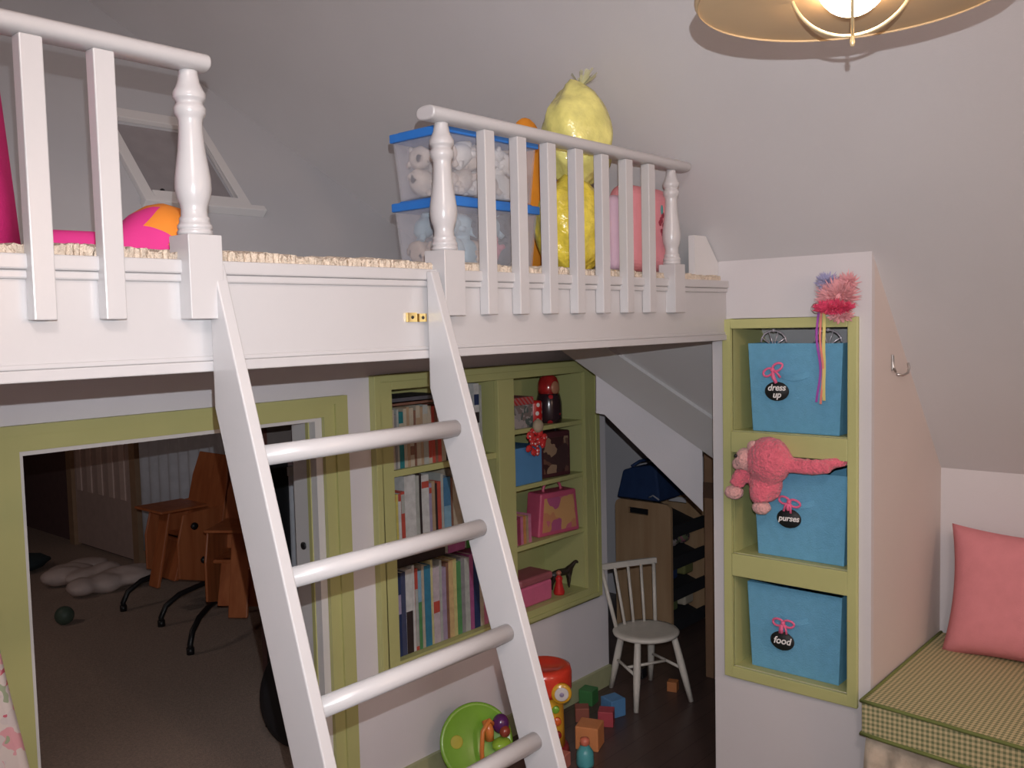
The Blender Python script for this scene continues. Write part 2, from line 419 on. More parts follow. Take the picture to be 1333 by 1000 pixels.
# railings -------------------------------------------------------------------
def newel(xc, par, w=.058, yc=YF-.004, cap=True):
    h = w/2
    p = bpy.data.objects.new('newel_post', None)
    mb = MB(); mb.box(xc-h, xc+h, yc-h, yc+h, 1.597, 1.728)
    zs = 1.728; H = .254/435
    q = [(0, .027), (4, .029), (12, .029), (15, .0265), (19, .0285), (27, .0285), (31, .026), (38, .0245), (44, .0255), (52, .022), (70, .0215), (84, .0235), (100, .0275), (125, .0300), (150, .0295), (185, .0265), (225, .0225),
         (270, .0200), (300, .0195), (312, .0215), (322, .0255), (336, .0262), (344, .0235), (349, .0212), (354, .0225), (362, .0268), (376, .0268), (388, .0225), (405, .0180), (425, .0158), (436, .0155)]
    pf = [(r*w/.058*.93, zs+h_*H) for h_, r in q]
    mb.lathe(pf, 28, T((xc, yc, 0)))
    return mb.build('newel_post', M_white, par, .003)
def handrail(x0, x1, par, yc=YF-.006):
    sec = []
    for k in range(20):
        a = 2*PI*k/20
        sec.append((.026*abs(math.cos(a))**.8*(1 if math.cos(a) > 0 else -1), 1.996+.0145*abs(math.sin(a))**.8*(1 if math.sin(a) > 0 else -1)))
    mb = MB(); mb.prism([(yc+p, q) for p, q in sec], 'X', x0, x1)
    for f in range(len(mb.sm)): mb.sm[f] = f > 1
    return mb.build('handrail', M_white, par, .004, 3)
def balus(x, par, yc=YF-.013, w=.031):
    return MB().box(x-w, x, yc-.013, yc+.012, 1.598, 1.982).build('baluster', M_white, par, .002)
rl = thing('loft_railing', 'left white railing section on the loft edge, ending at the ladder opening', 'railing', (.5, YF, 1.60))
handrail(-.75, .795, rl); newel(.769, rl)
for x in (.6425, .5435, .4445, .3455, .2465, .1475, .0485, -.0505): balus(x, rl)
rr_ = thing('loft_railing', 'right white railing section running from the ladder to the partition tower', 'railing', (1.8, YF, 1.60))
handrail(1.272, 2.25, rr_); newel(1.318, rr_); newel(2.187, rr_, .052)
for i in range(7): balus(1.453+.1035*i, rr_)

# ladder ----------------------------------------------------------------------
lad = thing('loft_ladder', 'white wooden ladder leaning against the loft opening', 'ladder', (1.03, .8, 0))
def yfrontL(z): return 1.177-.328*(1.288-z)
def stile(x0, x1):
    def yf(z): return 1.184-.325*(1.288-z)
    w = .088
    zt = 1.685
    pts = [(yf(0), 0), (yf(0)+w, 0), (YF-.011, 1.53 if False else (YF-.011-w-1.184)/.325+1.288), (YF-.011, zt), (yf(zt) if yf(zt) < YF-.02 else YF-.02, zt)]
    return MB().prism(pts, 'X', x0, x1).build('stile', M_white, lad, .0025)
stile(.785, .806); stile(1.259, 1.281)
for z in (1.378, 1.190, .998, .806, .614, .422, .230):
    y = 1.228-.325*(1.288-z)
    MB().tube([(.800, y, z), (1.03, y, z), (1.264, y, z)], .0165, 18).build('rung', M_white, lad)
hb = MB().box(1.211, 1.235, YF-.0065, YF-.0005, 1.586, 1.604).build('bracket', M_brass, lad); relabel(hb, 'brass bracket plate')
MB().lathe([(0, 0), (.0035, 0), (.0025, .002), (0, .002)], 12, T((1.223, YF-.0065, 1.595)) @ ROT('X', PI/2)).build('screw', M_black, hb)
hb = MB().box(1.2385, 1.2585, YF-.0095, YF-.0005, 1.586, 1.602).build('bracket', M_brass, lad); relabel(hb, 'brass bracket plate')
MB().lathe([(0, 0), (.0035, 0), (.0025, .002), (0, .002)], 12, T((1.248, YF-.0095, 1.594)) @ ROT('X', PI/2)).build('screw', M_black, hb)

# bookcase ----------------------------------------------------------------------
bc = thing('bookcase', 'green built-in bookcase recessed in the back wall under the loft', 'bookcase', (2.52, YB, .41))
L0, L1, R0, R1 = 1.985, 2.500, 2.590, 3.035; BZ0, BZ1 = .462, 1.370
mb = MB(); y0, y1 = YB-.02, YB
mb.box(1.905, L0, y0, y1, .415, 1.42); mb.box(R1, 3.124, y0, y1, .415, 1.42); mb.box(L1, R0, y0, y1, BZ0, BZ1); mb.box(L0, R1, y0, y1, .415, BZ0); mb.box(L0, R1, y0, y1, BZ1, 1.42)
mb.box(1.905, 1.93, y0-.008, y0, .415, 1.42); mb.box(3.10, 3.124, y0-.008, y0, .415, 1.42); mb.box(1.93, 3.10, y0-.008, y0, 1.397, 1.42); mb.box(1.93, 3.10, y0-.008, y0, .415, .435)
mb.build('face_frame', M_green, bc, .002)
D = YB+.215
MB().box(L0-.01, R1+.01, D, D+.01, BZ0-.01, BZ1+.01).build('back_panel', M_green2, bc)
mb = MB(); mb.box(L0-.012, L0, YB+.0005, D, BZ0, BZ1); mb.box(R1, R1+.012, YB+.0005, D, BZ0, BZ1); mb.box(L0, R1, YB+.0005, D, BZ0-.0065, BZ0); mb.box(L0, R1, YB+.0005, D, BZ1, BZ1+.0045)
mb.build('case_side', M_green2, bc)
MB().box(L1, R0, YB+.0005, D, BZ0, BZ1).build('divider', M_green2, bc)
LS = (1.100, .836); RS = (1.172, .953, .719)
for z in LS: MB().box(L0, L1, YB-.004, D, z-.022, z).build('shelf', M_green, bc, .0015)
for z in RS: MB().box(R0, R1, YB-.004, D, z-.018, z).build('shelf', M_green, bc, .0015)

# books ---------------------------------------------------------------------------
BM = {}
def bmat(c):
    k = 'book_%02d_%02d_%02d' % tuple(int(v*99) for v in c)
    if k not in BM: BM[k] = mat(k, c, .5, .4, .12, 45)
    return BM[k]
M_pages = mat('paper_pages', (.62, .58, .50), .9, .1, .08, 200)
def book(x, w, z, h, c, dep=.155, y=YB+.012, lab='', grp='', tilt=0.0, band=None, flat=False):
    cx = x+w/2; t = thing('book', lab, 'book', (cx, y+dep/2, z), grp)
    M = T((cx, y+dep/2, z)) @ ROT('Y', tilt) @ T((-cx, -(y+dep/2), -z))
    mb = MB(); th = min(.002, w*.2)
    mb.box(x, x+th, y, y+dep, z, z+h, M); mb.box(x+w-th, x+w, y, y+dep, z, z+h, M); mb.box(x, x+w, y, y+th, z, z+h, M)
    mb.build('cover', bmat(c), t, .0006)
    MB().box(x+th, x+w-th, y+th, y+dep-.003, z+.002, z+h-.003, M).build('pages', M_pages, t)
    if band:
        for (za, zb, bc_) in band:
            MB().box(x+.0005, x+w-.0005, y-.0006, y+.0002, z+h*za, z+h*zb, M).build('spine_label', bmat(bc_), t)
    return t
names = {}
def cname(c):
    r, g, b = c
    mx, mn = max(c), min(c)
    if mx < .05: return 'black'
    if mx-mn < .07:
        return 'white' if mx > .5 else ('pale grey' if mx > .3 else 'grey')
    if r == mx:
        if g > .75*r: return 'yellow' if b < .4*r else 'cream'
        if b > .7*r: return 'pink'
        if g > .45*r: return 'tan' if b > .3*r else 'orange'
        return 'red' if b < .4*r else 'pink'
    if g == mx: return 'green' if b < .8*g else 'teal'
    return 'purple' if r > .6*b else ('teal' if g > .8*b else 'blue')
def row(z, specs, x0, grp, where, dep=.155, gap=.0008):
    x = x0; used = {}; prev = None
    for i, sp in enumerate(specs):
        w, h, c = sp[:3]; band = sp[3] if len(sp) > 3 else None
        nm = cname(c)
        th = 'thin' if w < .014 else ('thick' if w > .028 else 'slim')
        if i == 0: pos = 'first from the left'
        else: pos = 'just right of a %s one' % prev
        lab = '%s %s book, %s, %s' % (th, nm, pos, where)
        n = used.get(lab, 0); used[lab] = n+1
        if n: lab = '%s %s book, number %d from the left, %s' % (th, nm, i+1, where)
        book(x, w, z, h, c, dep, lab=lab, grp=grp, band=band); x += w+gap; prev = nm
    return x
cream = (.42, .37, .29); tan = (.36, .26, .17); dk = (.03, .02, .02); gr = (.22, .22, .23); teal = (.02, .16, .18); red = (.42, .07, .05); wh = (.52, .53, .53); brn = (.20, .10, .07)
pale = (.36, .38, .36); lil = (.30, .26, .38); blu = (.06, .17, .30); pnk = (.50, .17, .28); yel = (.52, .45, .12); grn = (.08, .24, .09); nav = (.02, .035, .10); mag = (.30, .08, .20); org = (.50, .22, .08); sky = (.20, .36, .48); purp = (.22, .14, .34)
top = [(.011, .195, dk), (.016, .200, cream), (.010, .185, gr), (.008, .2, pale), (.020, .190, teal, [(.5, .8, cream)]), (.014, .2, cream), (.012, .205, tan), (.018, .2, cream, [(.2, .35, brn)]), (.010, .19, brn), (.019, .205, cream, [(.6, .8, tan)]),
       (.012, .2, tan), (.022, .205, pale, [(.55, .85, cream)]), (.016, .2, cream, [(.1, .5, red)]), (.014, .198, red), (.012, .2, brn), (.017, .2, red, [(.5, .95, cream)]), (.020, .205, cream, [(.7, .9, grn)]), (.012, .21, dk), (.015, .2, nav), (.018, .19, brn)]
x = row(1.100, top, L0+.006, 'books on the upper left bookcase shelf', 'top left shelf of bookcase')
x = 2.405
for (w, h, c) in ((.026, .262, wh), (.012, .255, pale)):
    book(x, w, 1.100, h, c, .16, lab=('tall white book standing at the right end of the top left shelf' if w > .02 else 'thin tall pale book at the extreme right end of the top left shelf'), grp='books on the upper left bookcase shelf', band=[(.45, .6, dk), (.7, .85, nav)] if w > .02 else None); x += w+.002
def flatbook(x0, x1, z, t, c, lab, grp, dep=.15):
    th = thing('book', lab, 'book', ((x0+x1)/2, YB+.09, z), grp)
    mb = MB(); k = .0018
    mb.box(x0, x1, YB+.014, YB+.014+dep, z, z+k); mb.box(x0, x1, YB+.014, YB+.014+dep, z+t-k, z+t); mb.box(x0, x1, YB+.014, YB+.014+k, z, z+t)
    mb.build('cover', bmat(c), th)
    MB().box(x0+.002, x1-.002, YB+.017, YB+.01+dep, z+k, z+t-k).build('pages', M_pages, th)
flatbook(2.0, 2.21, 1.310, .012, brn, 'thin brown book lying flat on the top shelf row, lower of two', 'books lying flat on the row')
flatbook(1.995, 2.24, 1.323, .016, (.10, .10, .12), 'charcoal book lying flat on the top shelf row, upper of two', 'books lying flat on the row')
mid = [(.010, .225, pale), (.014, .18, (.25, .36, .22), [(.86, 1.0, red)]), (.010, .18, yel), (.012, .18, wh, [(.86, 1.0, red)]), (.016, .185, red, [(.6, .95, pale)]), (.050, .235, wh), (.016, .23, pale),
       (.010, .235, dk), (.034, .228, wh, [(.8, .9, red)]), (.012, .195, lil, [(.82, .92, red)]), (.015, .2, tan), (.010, .19, dk), (.017, .195, red), (.012, .22, pale), (.034, .205, blu, [(.1, .5, sky)]), (.010, .2, brn),
       (.044, .23, cream), (.03, .23, pale), (.02, .22, wh), (.022, .2, tan), (.018, .21, gr)]
x = row(.836, mid, L0+.004, 'books on the middle left bookcase shelf', 'middle left shelf of bookcase', .165)
flatbook(2.16, 2.36, 1.0725, .004, dk, 'thin black book lying on the middle shelf row, lower', 'dark folders above the middle row')
low = [(.028, .265, nav, [(.55, .8, lil)]), (.020, .285, (.05, .06, .12)), (.030, .29, wh, [(.0, .5, dk)]), (.010, .3, wh), (.014, .285, red, [(.05, .75, pale)]), (.016, .275, sky, [(.0, .6, grn)]), (.012, .29, cream), (.030, .285, (.04, .19, .30)), (.010, .3, (.5, .47, .25)),
       (.030, .27, (.46, .40, .44), [(.4, .55, red)]), (.012, .29, pale), (.020, .26, (.30, .24, .34)), (.012, .275, brn), (.022, .28, (.50, .36, .18)), (.016, .28, (.48, .44, .2)), (.022, .265, grn), (.018, .28, gr), (.024, .27, pale), (.02, .28, mag), (.03, .27, nav), (.02, .26, cream), (.022, .28, pnk)]
x = row(BZ0, low, L0+.012, 'picture books on the bottom left bookcase shelf', 'bottom left shelf of bookcase', .175)
def flat2(x0, x1, z, t, c, lab): flatbook(x0, x1, z, t, c, lab, 'books lying flat above the bottom row')
flat2(2.0, 2.24, .7655, .044, dk, 'black book lying flat on the bottom row, at its left end')
flat2(2.255, 2.34, .7655, .044, mag, 'plum coloured book lying flat over the middle of the bottom row')
flat2(2.35, 2.47, .7655, .044, (.04, .16, .03), 'dark green book lying flat at the right end of the bottom row')

# right cells
def simplebox(name, lab, cat, m, x0, x1, y0, y1, z0, z1, bev=.003, grp=None):
    return tag(MB().box(x0, x1, y0, y1, z0, z1).build(name, m, None, bev), lab, cat, grp)
bx = thing('keepsake_box', 'grey and white photo box with a red checked lid on the top right shelf', 'box', (2.67, YB+.06, 1.172))
MB().box(2.592, 2.735, YB+.01, YB+.13, 1.172, 1.262).build('box_body', blotch('photo_print', [(.30, .28, .28), (.09, .12, .11), (.20, .16, .15), (.38, .33, .33)], 28), bx, .002)
MB().box(2.592, 2.738, YB+.008, YB+.132, 1.262, 1.292).build('lid', gingham('red_check', (.35, .25, .24), (.42, .03, .03), .022), bx, .002)
tag(MB().lathe([(0, 0), (.034, 0), (.036, .01), (.036, .085), (.033, .095), (0, .098)], 24, T((2.795, YB+.06, 1.172))).build('dotted_tin', dots('red_white_dots', (.55, .02, .02), (.75, .70, .68), 32, .27)), 'small red round tin with white polka dots on the top right shelf', 'tin')
dl = thing('nesting_doll', 'round-headed red and black wooden nesting doll on the top right shelf', 'doll', (2.895, YB+.06, 1.172))
MB().lathe([(.0, 0), (.050, 0), (.054, .02), (.053, .08), (.048, .105), (.044, .118)], 28, T((2.895, YB+.06, 1.172))).build('body', dots('black_red_dots', (.03, .015, .02), (.42, .02, .03), 30, .34, .2), dl)
MB().lathe([(.044, .118), (.046, .135), (.044, .160), (.034, .183), (.018, .195), (0, .199)], 28, T((2.895, YB+.06, 1.172))).build('head', mat('red_lacquer', (.36, .02, .02), .12, .6, .2, 30, coat=.6), dl)
MB().ball((2.885, YB+.018, 1.315), (.024, .010, .026), seg=16, rings=10).build('face', mat('doll_face', (.45, .20, .12), .25), dl)
# red dotted bow doll hanging off the shelf edge
pd = thing('bow_ornament', 'red dotted bow with a pale knot hanging from the shelf above the blue box', 'bow', (2.70, YB-.01, 1.17))
mb = MB(); rb = random.Random(5)
for i in range(26):
    a = rb.uniform(0, 2*PI); q = rb.uniform(.012, .05)
    mb.ball((2.71+q*math.cos(a), YB-.018+rb.uniform(-.012, .012), 1.118+q*.85*math.sin(a)), (rb.uniform(.012, .02), .008, rb.uniform(.008, .016)), ROT('Y', rb.uniform(0, 3)), 10, 6)
mb.build('bow_loops', dots('red_white_small_dots', (.60, .03, .03), (.78, .6, .58), 70, .3, .6), pd)
MB().ball((2.725, YB-.022, 1.178), (.026, .018, .027), seg=16, rings=10).build('knot', mat('pale_felt', (.42, .34, .24), .8), pd)
tag(MB().box(2.594, 2.775, YB+.003, YB+.17, .953, 1.098).build('storage_box', M_blue2, None, .003), 'plain blue square box on the second right shelf of the bookcase', 'box')
def lunchbox(name, lab, x0, x1, y, z, h, w, m, mp, mh, slant=0, rot=0):
    cx = (x0+x1)/2; t = thing(name, lab, 'lunch box', (cx, y, z))
    W = (x1-x0)/2; M = T((cx, y, z)) @ ROT('Z', rot)
    MB().prism([(-W, 0), (W, 0), (W*(1-slant), h), (-W*(1-slant), h)], 'Y', -w/2, w/2).xf(M).build('case', m, t, .008, 3)
    MB().prism([(-W*.82, h*.1), (W*.82, h*.1), (W*(.82-slant*.8), h*.88), (-W*(.82-slant*.8), h*.88)], 'Y', -w/2-.0015, -w/2).xf(M).build('front_picture', mp, t)
    MB().torus((0, 0, h-.002), W*.42, .006, ROT('X', PI/2), 20, 8, 0, PI).xf(M).build('handle', mh, t)
    return t
lunchbox('lunch_box', 'dark brown lunch box with a figure picture beside the blue box', 2.795, 2.965, YB+.05, .953, .185, .075, mat('dark_maroon_tin', (.07, .02, .025), .35), blotch('figure_print', [(.05, .02, .02), (.14, .07, .05), (.30, .20, .13), (.06, .03, .03)], 16, .35), M_black, 0, -.12)
lunchbox('lunch_box', 'pink lunch case with a slanted body and orange picture on the third right shelf', 2.775, 3.005, YB+.05, .719, .175, .085, mat('pink_tin', (.52, .09, .17), .35), blotch('orange_pink_print', [(.55, .14, .20), (.55, .24, .12), (.45, .10, .22), (.6, .33, .14)], 14, .4), mat('pink_handle', (.6, .12, .2), .4), .16, -.15)
sm = [(.014, .10, pale), (.013, .102, (.4, .18, .2)), (.018, .11, (.25, .04, .08)), (.014, .11, pnk), (.016, .11, org), (.014, .108, tan), (.016, .112, pnk)]
x = 2.60
labs = ['thin pale booklet at the left end of the small row', 'slim rosy book, between the pale and the dark red', 'dark red small book in the short row', 'bright pink small book, right of the dark red one', 'orange small book in the middle of the short row', 'tan small book in the short row, right of the orange', 'pink small book at the right end of the short row']
for (w, h, c), lb in zip(sm, labs): book(x, w, .719, h, c, .10, lab=lb+', third right shelf', grp='little books on the third right shelf'); x += w+.001
bx = thing('trinket_box', 'pink lidded tin box on the lowest right shelf', 'box', (2.73, YB+.07, BZ0))
MB().box(2.64, 2.835, YB+.012, YB+.13, BZ0, .545).build('box_body', mat('pink_tin_body', (.62, .14, .26), .4), bx, .01, 3)
MB().box(2.637, 2.838, YB+.009, YB+.133, .5455, .578).build('lid', mat('dusky_pink_lid', (.33, .10, .12), .4), bx, .01, 3)
fg = thing('red_figurine', 'tiny red standing figurine beside the dark toy horse', 'figurine', (2.90, YB+.03, BZ0))
MB().lathe([(0, 0), (.022, 0), (.024, .01), (.017, .035), (.013, .055), (.016, .066), (.008, .078), (0, .08)], 18, T((2.90, YB+.03, BZ0))).build('gown', mat('red_glaze', (.55, .03, .03), .15, .6), fg)
MB().ball((2.90, YB+.03, BZ0+.088), .011, seg=14, rings=9).build('head', mat('rosy_glaze', (.45, .15, .10), .3), fg)
def horse(cx, cy, z, s, lab):
    t = thing('toy_horse', lab, 'toy horse', (cx, cy, z))
    me = bpy.data.meshes.new('body')
    P = [(0, 0, .62), (.30, 0, .63), (-.30, 0, .62), (.42, 0, .80), (.60, 0, .98), (.80, 0, .86), (.30, .09, .36), (.33, .09, .02), (.30, -.09, .36), (.26, -.09, .02),
         (-.33, .09, .40), (-.40, .09, .22), (-.36, .09, .02), (-.33, -.09, .40), (-.42, -.09, .22), (-.44, -.09, .02), (-.45, 0, .62), (-.52, 0, .35)]
    Rr = [.15, .14, .14, .10, .075, .045, .055, .03, .055, .03, .06, .035, .03, .06, .035, .03, .05, .03]
    E_ = [(0, 1), (0, 2), (1, 3), (3, 4), (4, 5), (1, 6), (6, 7), (1, 8), (8, 9), (2, 10), (10, 11), (11, 12), (2, 13), (13, 14), (14, 15), (2, 16), (16, 17)]
    me.from_pydata([(p[0]*s, p[1]*s, p[2]*s) for p in P], E_, [])
    o = bpy.data.objects.new('body', me); COL.objects.link(o); o.parent = t
    o.modifiers.new('skin', 'SKIN'); sb = o.modifiers.new('s', 'SUBSURF'); sb.levels = sb.render_levels = 1
    for i, sv in enumerate(me.skin_vertices[0].data): sv.radius = (Rr[i]*s, Rr[i]*s); sv.use_root = (i == 0)
    me.materials.append(mat('dark_horse_plastic', (.025, .016, .012), .35))
    t.rotation_euler.z = -.45
horse(2.968, YB+.07, BZ0, .112, 'little dark toy horse standing on the lowest right shelf')

# fabric bins in the cubbies ---------------------------------------------------------
def textobj(s, size, par, M, m, name='lettering', shear=.25, ext=.0004):
    cu = bpy.data.curves.new('t', 'FONT'); cu.body = s; cu.size = size; cu.align_x = 'CENTER'; cu.align_y = 'CENTER'; cu.shear = shear; cu.extrude = ext; cu.offset = .0006; cu.space_line = .8
    o = bpy.data.objects.new('t', cu); COL.objects.link(o)
    bpy.context.view_layer.update()
    me = bpy.data.meshes.new_from_object(o.evaluated_get(bpy.context.evaluated_depsgraph_get()))
    bpy.data.objects.remove(o); me.materials.append(m); me.name = name
    off = Vector((0, 0, 0)); p = par
    while p is not None: off += p.location; p = p.parent
    me.transform(T(-off) @ M)
    q = bpy.data.objects.new(name, me); COL.objects.link(q); q.parent = par
    return q
M_tag = mat('black_card', (.012, .014, .016), .6); M_chalk = mat('white_lettering', (.85, .82, .80), .8)
def FM(y, z, x=XT): # frame facing -X : local x -> -Y, local y -> Z, local z -> -X
    return Matrix(((0, 0, -1, x), (-1, 0, 0, y), (0, 1, 0, z), (0, 0, 0, 1)))
def bow(par, y, z, x, s, ang, m):
    mb = MB()
    F = FM(y, z, x) @ ROT('Z', ang)
    for sg in (-1, 1):
        pts = [F @ Vector((sg*s*(.5-.5*math.cos(t))*1.1, s*.35*math.sin(t), s*.12*abs(math.sin(t)))) for t in [2*PI*k/14 for k in range(15)]]
        mb.tube(pts, .0035, 6)
        mb.tube([F @ Vector((0, 0, .004)), F @ Vector((sg*s*.3, -s*.5, .006)), F @ Vector((sg*s*.35, -s*1.05, .003))], [.0035, .003, .004], 6)
    mb.ball(F @ Vector((0, 0, .004)), .007, seg=10, rings=6)
    return mb.build('ribbon_bow', m, par)
def bin_(lab, y0, y1, z0, z1, tagyz, words, tsize, taper=.012, bowat=None, open_=True, x0=XT+.03, dx=.26, lean=0):
    t = thing('fabric_bin', lab, 'storage bin', (x0+dx/2, (y0+y1)/2, z0), 'blue fabric bins in the cubbies')
    mb = MB(); k = .004; tp = taper
    xo, xi = x0, x0+dx
    def ring(d, z, e=0):
        q = tp*(1-(z-z0)/(z1-z0))
        return [(xo+q*.4+d, y0+q+d, z+e), (xi-q*.4-d, y0+q+d, z+e), (xi-q*.4-d, y1-q-d, z+e), (xo+q*.4+d, y1-q-d, z+e)]
    vs = ring(0, z0)+ring(0, (z0+z1)/2)+ring(0, z1)+ring(k, z1)+ring(k, z0+.005)
    fs = [(0, 3, 2, 1)]
    for a in range(4):
        for i in range(4): fs.append((a*4+i, a*4+(i+1) % 4, a*4+4+(i+1) % 4, a*4+4+i))
    fs.append((16, 17, 18, 19)); mb.add(vs, fs)
    mb.build('bin_body', M_blue, t, .004, 3)
    # fabric grab strap on the front
    yc = (y0+y1)/2; zc = z0+(z1-z0)*.66; xs = x0+tp*.4-.001
    pts = [(xs, yc+.055, zc+.004), (xs-.006, yc+.03, zc-.008), (xs-.009, yc, zc-.012), (xs-.006, yc-.03, zc-.006), (xs, yc-.055, zc+.006)]
    mb = MB(); vs = []; fs = []
    for (a, b, c) in pts: vs += [(a, b, c-.009), (a, b, c+.009), (a+.002, b, c+.009), (a+.002, b, c-.009)]
    for i in range(4):
        for j in range(4): fs.append((i*4+j, i*4+(j+1) % 4, i*4+4+(j+1) % 4, i*4+4+j))
    fs += [(3, 2, 1, 0), (16, 17, 18, 19)]
    mb.add(vs, fs).build('strap', M_blue, t, .001)
    # tag hanging on a ribbon
    ty, tz = tagyz; xt = x0-.010
    F = FM(ty, tz, xt)
    tg = MB().lathe([(0, 0), (1, 0), (1, .003), (0, .003)], 36, F @ Matrix.Diagonal((.037, .028, 1, 1))).build('name_tag', M_tag, t); relabel(tg, 'black oval tag lettered in white')
    textobj(words, tsize, tg, F @ T((0, 0, .0042)) @ ROT('Z', .03), M_chalk)
    b = bow(t, bowat[0], bowat[1], xt-.001, .030, bowat[2], M_rib_pink); relabel(b, 'pink ribbon bow')
    MB().tube([(xt-.004, bowat[0], bowat[1]), (xt-.006, (ty+bowat[0])/2+.003, (tz+.02+bowat[1])/2), (xt-.005, ty, tz+.024)], [.004, .006, .005], 8).build('ribbon', M_rib_pink, t)
    return t
bin_('top blue fabric bin with a black oval tag reading dress up', .995, 1.283, 1.240, 1.502, (1.186, 1.362), 'dress\nup', .026, bowat=(1.198, 1.425, .5))
bin_('middle blue fabric bin under the pink plush, tag reading purses', .982, 1.268, .868, 1.128, (1.150, .990), 'purses', .024, bowat=(1.148, 1.040, -.2))
bin_('lowest blue fabric bin with a black oval tag reading food', .997, 1.290, .518, .778, (1.172, .620), 'food', .029, bowat=(1.168, .675, 0))
# tiaras / dress-up bits poking out of the top bin
for (y, lab) in ((1.215, 'clear plastic tiara poking out of the left of the top bin'), (1.05, 'silvery toy crown poking out of the right of the top bin')):
    mb = MB(); pts = []
    F = FM(y, 1.492, XT+.06)
    for k in range(9):
        a = PI*k/8; pts.append(F @ Vector((.04*math.cos(a), .012+.035*math.sin(a), 0)))
    mb.tube(pts, .003, 8)
    for k in range(1, 8, 2): mb.tube([F @ Vector((.0, .0, 0)), pts[k]], .002, 6)
    mb.ball(pts[4], .006, seg=8, rings=6)
    tag(mb.build('toy_tiara', mat('silver_plastic', (.55, .5, .55), .25, .6, metal=.3)), lab, 'tiara')

# pink plush draped over the middle bin ----------------------------------------------
def plush():
    t = thing('plush_monkey', 'pink long-armed plush animal draped over the front of the middle blue bin', 'plush toy', (2.48, 1.18, 1.05))
    x = 2.462
    def rem(o, v=.006):
        md = o.modifiers.new('r', 'REMESH'); md.mode = 'VOXEL'; md.voxel_size = v; md.use_smooth_shade = True
        s = o.modifiers.new('sm', 'SMOOTH'); s.iterations = 3
        tx = bpy.data.textures.new('fur', 'CLOUDS'); tx.noise_scale = .012
        d = o.modifiers.new('d', 'DISPLACE'); d.texture = tx; d.strength = .006; d.texture_coords = 'LOCAL'
    mb = MB()
    mb.ball((x, 1.185, 1.165), (.055, .068, .070)); mb.ball((x+.01, 1.20, 1.095), (.04, .05, .055))
    mb.tube([(x, 1.15, 1.165), (x+.005, 1.10, 1.163), (x+.01, 1.05, 1.162), (x+.03, 1.0, 1.17), (x+.05, .975, 1.18)], [.02, .017, .016, .016, .017], 10)
    mb.tube([(x-.01, 1.15, 1.155), (x, 1.10, 1.150), (x+.005, 1.05, 1.149), (x+.012, 1.01, 1.158)], [.02, .016, .015, .016], 10)
    mb.tube([(x, 1.255, 1.14), (x-.005, 1.275, 1.11), (x-.005, 1.285, 1.085)], [.02, .022, .024], 10)
    mb.tube([(x, 1.21, 1.10), (x-.01, 1.205, 1.07), (x-.012, 1.20, 1.045)], [.03, .034, .028], 10)
    o = mb.build('body', M_pinkfuzz, t); rem(o)
    mb = MB(); mb.ball((x-.012, 1.252, 1.165), (.034, .030, .034)); mb.ball((x-.018, 1.275, 1.150), (.018, .016, .018))
    o = mb.build('muzzle', M_pinkpale, t); rem(o, .005); relabel(o, 'pale pink face')
    for (y, z, r) in ((1.292, 1.063, .027), (1.205, 1.027, .026)):
        o = MB().ball((x-.008, y, z), (r*.9, r*1.1, r*.8)).build('paw', M_pinkpale, t); rem(o, .005); relabel(o, 'pale pink paw')
    for yy, zz in ((1.268, 1.178),):
        MB().ball((x-.042, yy, zz), .0055, seg=10, rings=6).build('eye', M_black, t)
    MB().ball((x-.02, 1.224, 1.205), (.012, .018, .018)).build('ear', M_pinkpale, t)
plush()

# feather wand hung on the tower ------------------------------------------------------
wn = thing('feather_wand', 'fluffy pink feather wand with long ribbons hanging on the partition by the top cubby', 'wand', (2.46, .985, 1.62))
rf = random.Random(11)
def fluff(c, rad, n, m, name, L=(.02, .04), flat=.6, yb=1.0):
    mb = MB()
    for i in range(n):
        d = Vector((rf.gauss(0, 1)*flat, rf.gauss(0, 1)*yb, rf.gauss(0, 1))).normalized()
        if d.x > .3: d.x = -d.x
        b = Vector(c)+Vector((d.x*rad[0]*.5, d.y*rad[1]*.8, d.z*rad[2]*.8))*rf.uniform(.2, 1)
        e = b+d*rf.uniform(*L)
        s = d.cross(Vector((rf.random(), rf.random(), rf.random()))).normalized()*.0016
        mid_ = (b+e)/2+Vector((0, 0, -.003))
        mb.add([b-s, b+s, mid_+s*1.5, mid_-s*1.5, e], [(0, 1, 2, 3), (3, 2, 4)])
    mb.ball(c, (rad[0]*.5, rad[1]*.75, rad[2]*.75), seg=12, rings=8)
    return mb.build(name, m, wn)
fluff((2.462, .982, 1.632), (.03, .042, .030), 900, mat('pale_pink_feather', (.80, .38, .40), .9), 'feathers')
fluff((2.438, .985, 1.603), (.02, .058, .010), 900, mat('hot_pink_fringe', (.70, .06, .14), .9), 'fringe', (.008, .02))
fluff((2.462, .975, 1.582), (.02, .035, .012), 300, mat('pale_pink_feather', (.80, .38, .40), .9), 'lower_feathers', (.01, .022))
fluff((2.462, 1.012, 1.672), (.02, .018, .012), 300, mat('lilac_feather', (.38, .36, .55), .9), 'lilac_tuft', (.01, .028))
fluff((2.462, .955, 1.668), (.015, .012, .010), 160, mat('pale_pink_feather', (.80, .38, .40), .9), 'side_tuft', (.015, .035))
MB().torus((2.47, 1.046, 1.60), .014, .002, ROT('Y', PI/2), 20, 6).build('ring', M_chrome, wn)
